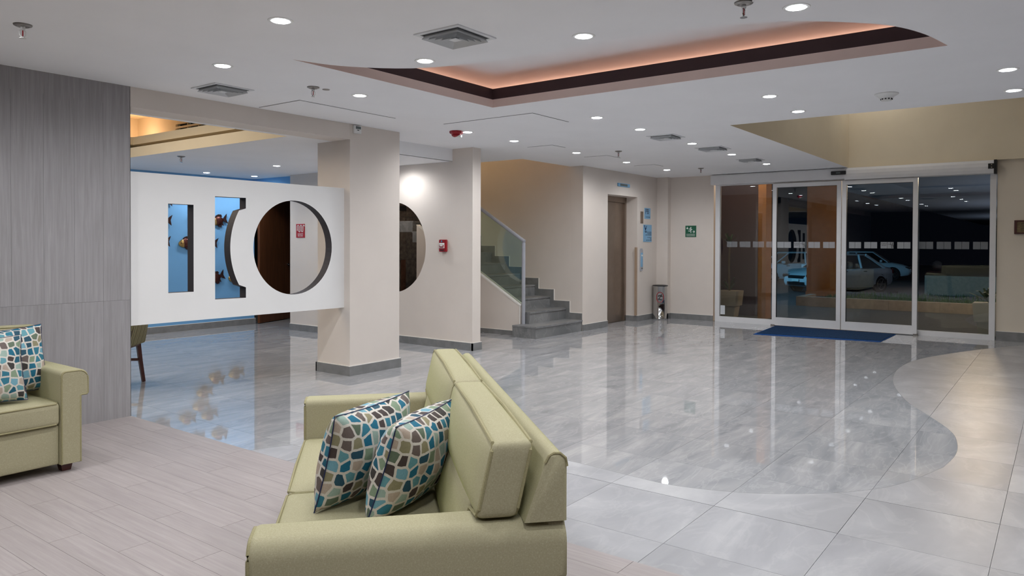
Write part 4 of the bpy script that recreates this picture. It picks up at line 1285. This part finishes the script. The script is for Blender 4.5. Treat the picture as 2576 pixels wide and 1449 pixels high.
def pillow(label, base, rz, TL, TR, BL, thick=0.20):
    TL, TR, BL = Vector(TL), Vector(TR), Vector(BL)
    h = TR-TL; u = TL-BL
    w, hh = h.length, u.length
    c = BL + h/2 + u/2
    hx = h.normalized(); uz = (u - hx*u.dot(hx)).normalized(); ny = uz.cross(hx)
    loc = Matrix(((hx.x, ny.x, uz.x, c.x), (hx.y, ny.y, uz.y, c.y), (hx.z, ny.z, uz.z, c.z), (0, 0, 0, 1)))
    t = bpy.data.objects.new('throw_pillow', None); t.empty_display_size = 0.05; COL.objects.link(t)
    t.matrix_world = Matrix.Translation(base) @ Matrix.Rotation(rz, 4, 'Z') @ loc
    tag(t, label, 'pillow', 'pebble print throw pillows')
    m = MB(); n = 22
    V = {}
    face_side = []
    rnd = random.Random(len(label))
    ph = rnd.random()*6
    for s_ in (-1, 1):
        for i in range(n+1):
            for j in range(n+1):
                a = -1+2*i/n; b = -1+2*j/n
                edge = i in (0, n) or j in (0, n)
                if edge and s_ == 1: V[(1, i, j)] = V[(-1, i, j)]; continue
                pin = 1 - 0.055*((1-a*a)*abs(b)**3 + (1-b*b)*abs(a)**3)
                x = a*w/2*(1 - 0.06*(1-b*b)*abs(a)**2)*1.0
                z = b*hh/2*(1 - 0.06*(1-a*a)*abs(b)**2)
                d = thick/2*((1-a*a)**0.45)*((1-b*b)**0.45)
                d += 0.006*math.sin(7*a+ph)*math.sin(6*b+ph*2)*(1-a*a)*(1-b*b)
                V[(s_, i, j)] = m.bm.verts.new((x, s_*d, z))
    for s_ in (-1, 1):
        for i in range(n):
            for j in range(n):
                try:
                    m.bm.faces.new([V[(s_, i, j)], V[(s_, i+1, j)], V[(s_, i+1, j+1)], V[(s_, i, j+1)]])
                    face_side.append(s_)
                except ValueError: pass
    arcs = {}
    for s_ in (-1, 1):
        for j in range(n+1):
            acc = [0.0]
            for i in range(n): acc.append(acc[-1] + (V[(s_, i+1, j)].co - V[(s_, i, j)].co).length)
            for i in range(n+1): arcs[(s_, i, j, 0)] = acc[i] - acc[n//2]
        for i in range(n+1):
            acc = [0.0]
            for j in range(n): acc.append(acc[-1] + (V[(s_, i, j+1)].co - V[(s_, i, j)].co).length)
            for j in range(n+1): arcs[(s_, i, j, 1)] = acc[j] - acc[n//2]
    uvl = m.bm.loops.layers.uv.new('cloth')
    back = {}
    for (s_, i, j), v_ in V.items(): back.setdefault(v_, {})[s_] = (i, j)
    for fi, f in enumerate(m.bm.faces):
        s_ = face_side[fi]
        for lp in f.loops:
            i, j = back[lp.vert].get(s_) or back[lp.vert][-1]
            lp[uvl].uv = (arcs[(s_, i, j, 0)] + (0.9 if s_ > 0 else 0), arcs[(s_, i, j, 1)])
    cov = m.build('pillow_cover', 'pebble', t, 70)
    ring_ = [(-1+2*i/n, -1) for i in range(n)] + [(1, -1+2*i/n) for i in range(n)] + [(1-2*i/n, 1) for i in range(n)] + [(-1, 1-2*i/n) for i in range(n)]
    m = MB(); m.tube([(a*w/2*(1-0.06*(1-b*b)*abs(a)**2), 0, b*hh/2*(1-0.06*(1-a*a)*abs(b)**2)) for a, b in ring_], 0.0022, 5, closed=True)
    m.build('pillow_seam', 'navy', cov)
    return t
pillow('pebble print pillow on the large sofa, nearer its back', S1, S1R, (0.43, 0.43, 0.735), (0.835, 0.20, 0.735), (0.50, 0.51, 0.422))
pillow('pebble print pillow on the large sofa, nearer the seat front', S1, S1R, (0.625, 0.592, 0.735), (1.00, 0.335, 0.735), (0.60, 0.705, 0.422))
pillow('pebble print pillow tucked against the arm of the sofa by the wall', S2, S2R, (0.453, 0.450, 0.785), (0.043, 0.430, 0.805), (0.565, 0.515, 0.425), 0.16)
pillow('pebble print pillow leaning forward at the left on the sofa by the wall', S2, S2R, (0.626, 0.565, 0.765), (0.220, 0.600, 0.772), (0.732, 0.645, 0.425), 0.16)

# ------------------------------------------------------------------ dining chair behind the grey wall
ch = thing('dining_chair', 'dark wood dining chair with striped upholstery half hidden behind the grey wall', 'chair', (3.455, 6.865, 0), R(222))
# local x runs along the back from the right rear leg, local -y... front legs at +y
def leg(p0, p1, p2, r0, r1, nm='leg'):
    m = MB(); m.tube([p0, p1, p2], r0, 4, r2=r1); return m.build(nm, 'dkwood', ch)
leg((0.03, -0.035, 0.36), (0.022, -0.02, 0.2), (0.0, 0.0, 0.0015), 0.024, 0.019)
leg((0.36, -0.035, 0.36), (0.37, -0.02, 0.2), (0.38, 0.0, 0.0015), 0.024, 0.019)
leg((0.03, -0.40, 0.36), (0.03, -0.40, 0.2), (0.03, -0.405, 0.0015), 0.022, 0.018)
leg((0.36, -0.40, 0.36), (0.36, -0.40, 0.2), (0.36, -0.405, 0.0015), 0.022, 0.018)
m = MB(); m.box(0.01, 0.38, -0.43, -0.02, 0.345, 0.385); m.build('seat_rail', 'dkwood', ch)
m = MB(); m.soft(0.0, 0.39, -0.45, -0.01, 0.385, 0.47, 0.03, bz=0.02); m.build('seat', 'stripe', ch, 60)
m = MB(); m.soft(0.01, 0.38, -0.045, 0.03, 0.365, 0.98, 0.02, by=0.01, warp=lambda p: (p[0], p[1]+(p[2]-0.4)*0.16, p[2])); m.build('backrest', 'stripe', ch, 60)
m = MB(); m.tube([(0.03, -0.03, 0.21), (0.03, -0.40, 0.21)], 0.013, 4); m.tube([(0.36, -0.03, 0.21), (0.36, -0.40, 0.21)], 0.013, 4); m.build('stretcher', 'dkwood', ch)

# ------------------------------------------------------------------ fish on the blue wall
def make_fish():
    t = thing('fish_sculpture', None, 'wall sculpture', (0, 0, 0), 0, 'metal fish on the blue wall')
    m = MB()
    n, s_ = 10, 14
    rings = []
    for i in range(n+1):
        x = -0.03 + 0.135*i/n
        k = math.sin(math.pi*(0.25+0.72*i/n))**0.7
        rings.append([m.bm.verts.new((x, -0.028*k*math.cos(2*math.pi*j/s_)-0.02, 0.072*k*math.sin(2*math.pi*j/s_))) for j in range(s_)])
    for A, B in zip(rings, rings[1:]):
        for j in range(s_): m.bm.faces.new([A[j], A[(j+1) % s_], B[(j+1) % s_], B[j]])
    m.bm.faces.new(rings[0]); m.bm.faces.new(rings[-1])
    m.build('fish_body', 'copper', t, 50)
    m = MB(); rings = []
    for i in range(6):
        x = -0.095 + 0.07*i/5
        k = (0.25 + 0.63*math.sin(math.pi/2*i/5))
        rings.append([m.bm.verts.new((x, -0.03*k*math.cos(2*math.pi*j/s_)-0.02, 0.07*k*math.sin(2*math.pi*j/s_))) for j in range(s_)])
    for A, B in zip(rings, rings[1:]):
        for j in range(s_): m.bm.faces.new([A[j], A[(j+1) % s_], B[(j+1) % s_], B[j]])
    m.bm.faces.new(rings[0]); m.bm.faces.new(rings[-1])
    m.build('fish_head', 'gold', t, 50)
    m = MB(); m.prism([(0.095, 0.012), (0.14, 0.05), (0.178, 0.075), (0.150, 0.0), (0.165, -0.075), (0.125, -0.045), (0.095, -0.012)], 1, -0.03, -0.018); m.build('tail_fin', 'fin', t)
    m = MB(); m.prism([(-0.03, 0.062), (0.0, 0.088), (0.04, 0.097), (0.085, 0.085), (0.095, 0.05), (0.06, 0.045), (0.02, 0.055)], 1, -0.027, -0.015)
    m.build('dorsal_fin', 'fin', t)
    m = MB(); m.prism([(-0.01, -0.06), (0.01, -0.095), (0.045, -0.10), (0.06, -0.075), (0.085, -0.09), (0.08, -0.04)], 1, -0.027, -0.015)
    m.build('belly_fin', 'fin', t)
    m = MB(); m.lathe([(0.008, 0), (0.008, -0.004), (0.004, -0.007)], (-0.068, -0.043, 0.012), 10, 'Y'); m.build('eye', 'black', t)
    return t
fish0 = make_fish()
FISH = [(5.80, 1.285, -8, 'copper fish with gold head in the middle of the rectangular opening'),
        (6.315, 1.62, -14, 'copper fish in the upper part of the curved opening'),
        (6.27, 0.752, -20, 'copper fish at the lower edge of the curved opening'),
        (5.43, 1.615, 0, 'fish whose tail shows at the left edge of the rectangular opening'),
        (5.45, 1.915, 8, 'fish at the top corner of the rectangular opening'),
        (5.405, 1.31, 0, 'fish barely peeping into the rectangular opening at half height'),
        (6.15, 1.30, 4, 'fish whose tail tip shows at the left of the curved opening'),
        (6.60, 0.74, 5, 'fish whose head shows beside the curved reveal, low down'),
        (5.95, 1.64, 6, 'fish just hidden by the right reveal of the rectangular opening'),
        (6.07, 0.95, 0, 'fish behind the panel, reflected in the floor between two openings'),
        (6.01, 1.141, 5, 'fish behind the panel, reflected highest left in the floor')]
for i, (x, z, a, l_) in enumerate(FISH):
    o = fish0 if i == 0 else copy_tree(fish0)
    o.location = (x, 10.33, z); o.rotation_euler = (0, R(a), 0)
    tag(o, l_)

# ------------------------------------------------------------------ a silver ball on a side table, seen only in the door glass
st = thing('side_table', 'small dark wood side table reflected in the right door pane', 'table', (-0.25, 2.92, 0))
MB().box(-0.25, 0.25, -0.25, 0.25, 0.50, 0.54).bevel(0.006).build('table_top', 'dkwood', st)
for sx in (-1, 1):
    for sy in (-1, 1): MB().box(sx*0.20-0.02, sx*0.20+0.02, sy*0.20-0.02, sy*0.20+0.02, 0.0015, 0.50).build('leg', 'dkwood', st)
bl = thing('ball_ornament', 'silver faceted ball ornament reflected in the right door pane', 'ornament', (-0.25, 2.92, 0.54))
m = MB(); bmesh.ops.create_icosphere(m.bm, subdivisions=2, radius=0.15, matrix=Matrix.Translation((0, 0, 0.155))); m.build('ball', 'chrome', bl)
m = MB(); m.lathe([(0.05, 0.0), (0.05, 0.01), (0.03, 0.02)], seg=16); m.build('ball_foot', 'black', bl)

# ------------------------------------------------------------------ outside
g = MB(); g.box(XD+0.12, 16.35, -12, 12, -0.13, -0.012); struct('ground_driveway', g, 'paver')
g = MB(); g.box(16.3, 75, -50, 50, -0.75, -0.52); struct('ground_parking', g, 'asphalt')
cb = thing('kerb', 'low concrete kerb of the planted bed outside the doors', 'kerb', (16.4, 0, -0.52))
for k in range(11):
    y1 = 4.62-0.9*k
    MB().box(0, 0.16, y1-0.896, y1, 0, 0.70).build('kerb_stone', 'curb', cb)
MB().box(0.16, 1.1, 4.49, 4.62, 0, 0.70).build('kerb_return', 'curb', cb)
gs = MB(); gs.box(16.56, 19.8, -5.4, 4.36, -0.52, 0.12); struct('ground_bed', gs, 'asphalt')
gr = MB(); rg = random.Random(3)
for k in range(5000):
    x, y = 16.6+2.6*rg.random()**1.6, -5.2+9.4*rg.random()
    if x > 17.6 and y > 3.9: continue
    h_ = 0.05+0.07*rg.random(); a = rg.random()*6.28; dx, dy = 0.012*math.cos(a), 0.012*math.sin(a)
    gr.face([(x-dx, y-dy, 0.118), (x+dx, y+dy, 0.118), (x+dy*2, y-dx*2, 0.118+h_)])
tag(gr.build('grass', 'grass'), 'short grass growing in the bed behind the kerb', 'grass', kind='stuff')
c2o = thing('canopy_column', 'wide ochre canopy column behind the left sliding door leaf', 'column', (17.75, 4.455, 0.118))
MB().box(0, 0.35, -0.315, 0.315, 0, 2.88).build('column_shaft', 'orange', c2o)
MB().box(-0.02, 0.37, -0.33, 0.33, 0, 0.10).build('column_plinth', 'orange', c2o)
c1o = thing('entrance_pier', 'narrow ochre wall pier outside the left fixed pane', 'pier', (13.0, 4.24, -0.012))
MB().box(0, 0.30, -0.06, 0.06, 0, 2.8).build('pier_shaft', 'orange', c1o)
MB().box(0.02, 0.28, 0.06, 0.085, 0, 2.8).build('pier_trim', 'orange', c1o)
wo = MB(); wo.box(13.5, 13.7, 4.33, 8.5, -0.012, 2.8); struct('wall_outside', wo, 'brown')
cn = MB(); cn.box(XD+0.14, 75, -10, 5.6, 3.0, 3.3); cn.box(14.2, 14.5, -10, 5.6, 2.85, 3.0); struct('ceiling_canopy', cn, 'canopy')
lwm = MB(); lwm.box(30, 30.3, -20, 4.0, -0.52, 0.2); struct('wall_parking', lwm, 'curb')

def planter(label, loc, plant):
    t = thing('planter', label, 'planter', loc)
    def taper(name, a, b, z0, z1):
        m = MB(); va = [m.bm.verts.new((sx*a, sy*a, z0)) for sx, sy in ((-1, -1), (1, -1), (1, 1), (-1, 1))]; vb = [m.bm.verts.new((sx*b, sy*b, z1)) for sx, sy in ((-1, -1), (1, -1), (1, 1), (-1, 1))]
        m.bm.faces.new(va); m.bm.faces.new(vb)
        for i in range(4): m.bm.faces.new([va[i], va[(i+1) % 4], vb[(i+1) % 4], vb[i]])
        m.build(name, 'pot', t)
    taper('pot_body', 0.12, 0.145, 0, 0.21); taper('pot_collar', 0.172, 0.195, 0.20, 0.47)
    if plant:
        m = MB(); m.tube([(0, 0, 0.45), (0.01, 0.02, 0.9), (-0.01, 0.0, 1.35)], 0.018, 6); m.build('stem', 'bark', t)
    rp = random.Random(int(loc[1]*10))
    for k in range(26):
        a = rp.random()*6.28; up_ = (k % 2 == 0) and plant
        z0 = 1.3 if up_ else 0.47
        L = 0.22+0.16*rp.random(); el = R(25+50*rp.random())
        c_, s_ = math.cos(a), math.sin(a)
        m = MB()
        pts = [(0, 0), (L*0.4*math.cos(el), L*0.4*math.sin(el)), (L*0.8*math.cos(el), L*0.72*math.sin(el)), (L*math.cos(el)*1.1, L*0.7*math.sin(el))]
        ws = [0.006, 0.02, 0.014, 0.001]
        prev = None
        for (r_, z_), w_ in zip(pts, ws):
            cur = [m.bm.verts.new((c_*r_-s_*w_, s_*r_+c_*w_, z0+z_)), m.bm.verts.new((c_*r_+s_*w_, s_*r_-c_*w_, z0+z_))]
            if prev: m.bm.faces.new([prev[0], prev[1], cur[1], cur[0]])
            prev = cur
        m.build('leaf', 'leaf', t)
    return t
planter('square two-tier planter with a tall plant outside the left fixed pane', (13.12, 4.93-0.06, -0.012), True)
planter('square two-tier planter outside the right fixed pane', (12.75, 0.87, -0.012), False)

def car(label, loc, rz, hatchback=False):
    t = thing('car', label, 'car', loc, rz)
    st_ = [(-2.14, .62, .42, .80), (-2.05, .76, .30, .93), (-1.6, .83, .22, .98 if not hatchback else 0.98), (-.9, .85, .20, .95), (0, .85, .20, .93), (.8, .85, .20, .91), (1.25, .83, .20, .88), (1.7, .80, .22, .79), (2.0, .74, .26, .68), (2.13, .60, .34, .58)]
    m = MB(); rings = []
    for x, w, zb, zt in st_:
        sec = [(-w*.9, zb), (-w, zb+.12), (-w*1.0, (zb+zt)/2), (-w*.97, zt-.08), (-w*.86, zt), (0, zt+.02), (w*.86, zt), (w*.97, zt-.08), (w, (zb+zt)/2), (w, zb+.12), (w*.9, zb)]
        rings.append([m.bm.verts.new((x, y, z)) for y, z in sec])
    n = len(rings[0])
    for A, B in zip(rings, rings[1:]):
        for i in range(n): m.bm.faces.new([A[i], A[(i+1) % n], B[(i+1) % n], B[i]])
    m.bm.faces.new(rings[0]); m.bm.faces.new(rings[-1])
    m.build('body_shell', 'carpaint', t, 50)
    rb, rt = (-1.55, -0.75) if not hatchback else (-2.0, -1.6)
    fb, ft = 1.05, 0.35
    m = MB()
    bot = [(rb, -.78), (fb, -.76), (fb, .76), (rb, .78)]; top = [(rt, -.58), (ft, -.58), (ft, .58), (rt, .58)]
    va = [m.bm.verts.new((x, y, .93)) for x, y in bot]; vb = [m.bm.verts.new((x, y, 1.41)) for x, y in top]
    m.bm.faces.new(va); m.bm.faces.new(vb)
    for i in range(4): m.bm.faces.new([va[i], va[(i+1) % 4], vb[(i+1) % 4], vb[i]])
    m.build('window_glass', 'carglass', t)
    m = MB(); m.soft(rt-0.04, ft+0.06, -.60, .60, 1.39, 1.455, 0.03, bz=0.02)
    for s_ in (-1, 1):
        m.tube([(fb+0.02, s_*.76, .92), (ft+0.02, s_*.59, 1.42)], 0.028, 6); m.tube([(rb-0.02, s_*.78, .92), (rt-0.02, s_*.59, 1.42)], 0.06, 6)
        m.tube([(-.35, s_*.785, .92), (-.4, s_*.60, 1.42)], 0.04, 6)
    m.build('roof', 'carpaint', t, 50)
    for x in (-1.32, 1.30):
        for s_ in (-1, 1):
            m = MB(); m.lathe([(0.33, -0.02), (0.35, 0.0), (0.36, 0.06)], (x, s_*0.80-(0.03 if s_ > 0 else 0.03), 0.33), 20, 'Y'); w = m.build('wheel_arch', 'tyre', t)
            m = MB(); m.lathe([(0.22, -0.10), (0.31, -0.08), (0.31, 0.08), (0.22, 0.10)], (x, s_*0.76, 0.312), 22, 'Y'); w = m.build('wheel', 'tyre', t)
            m = MB(); yy = s_*0.865
            m.lathe([(0.05, 0.0), (0.05, s_*0.01)], (x, yy, 0.312), 10, 'Y')
            for k in range(6):
                a = k*math.pi/3; m.tube([(x, yy, 0.312), (x+0.20*math.cos(a), yy, 0.312+0.20*math.sin(a))], 0.02, 4)
            m.tube([(x+0.205*math.cos(R(a)), yy, 0.312+0.205*math.sin(R(a))) for a in range(0, 360, 20)], 0.015, 4, closed=True)
            m.build('rim', 'steel', w)
    m = MB(); m.soft(2.00, 2.16, -.38, .38, .55, .66, .02); m.build('grille', 'black', t)
    m = MB(); m.soft(2.02, 2.17, -.42, .42, .30, .42, .02); m.build('bumper_intake', 'black', t)
    for s_ in (-1, 1):
        m = MB(); m.soft(1.86, 2.10, s_*.58-.14, s_*.58+.14, .58, .70, .03); m.build('headlamp', 'chrome', t)
        m = MB(); m.soft(-2.15, -2.0, s_*.62-.12, s_*.62+.12, .70, .90, .03); m.build('tail_lamp', 'tail', t)
        m = MB(); m.soft(.72, .84, s_*.92-.10, s_*.92+.10, .92, 1.04, .03); m.build('wing_mirror', 'carpaint', t)
        m = MB()
        for x in (-.55, .45): m.box(x, x+.16, s_*.855-.012, s_*.855+.012, .80, .825)
        m.build('door_handle', 'chrome', t)
    m = MB(); m.box(2.165, 2.175, -.17, .17, .44, .53); m.build('number_plate', 'print', t)
    return t
def at(px_, d):
    p = Vector((0, 0, 0)) + Vector((_F.x, _F.y, 0))*d + Vector((_R0.x, _R0.y, 0))*((px_-1288)/FPX*d)
    return (p.x, p.y, -0.52)
left_ang = math.atan2(-_R0.y, -_R0.x)
car('white saloon car standing nearest outside, partly behind the ochre column', at(2108, 28.5), left_ang + R(24))
car('white hatchback car parked behind the saloon at the left door leaf', at(1990, 35.5), left_ang + R(4), True)
car('white car parked farthest, its nose showing over the saloon boot', at(2178, 39.0), left_ang + R(150))

light('street_lamp_light', 'POINT', (20.5, 12.5, 4.5), 2300, (0.20, 0.64, 1.0), shadow_soft_size=0.15)
light('canopy_lamp_light', 'POINT', (15.2, 1.2, 2.6), 120, (1.0, 0.72, 0.45), shadow_soft_size=0.1)
for x_, e_ in ((24.0, 260), (36.0, 420), (52.0, 600)):
    o = light('soffit_fill', 'SPOT', (x_, -1.5, -0.35), e_, (0.66, 0.78, 1.0), spot_size=R(150), spot_blend=0.5, shadow_soft_size=0.1)  # unseen spots added to light only the canopy soffit
    o.rotation_euler = (math.pi, 0, 0)
light('canopy_wash', 'POINT', (22.0, -4.5, 0.4), 50, (0.62, 0.76, 1.0), shadow_soft_size=0.2)  # unseen point light added to brighten the canopy from below
light('planter_fill', 'POINT', (12.45, 1.5, 2.7), 14, (1.0, 0.88, 0.72), shadow_soft_size=0.05)  # unseen point light added to brighten the right planter
light('pier_fill', 'POINT', (12.5, 4.6, 2.7), 20, (1.0, 0.80, 0.58), shadow_soft_size=0.05)  # unseen point light added to brighten the left planter and pier
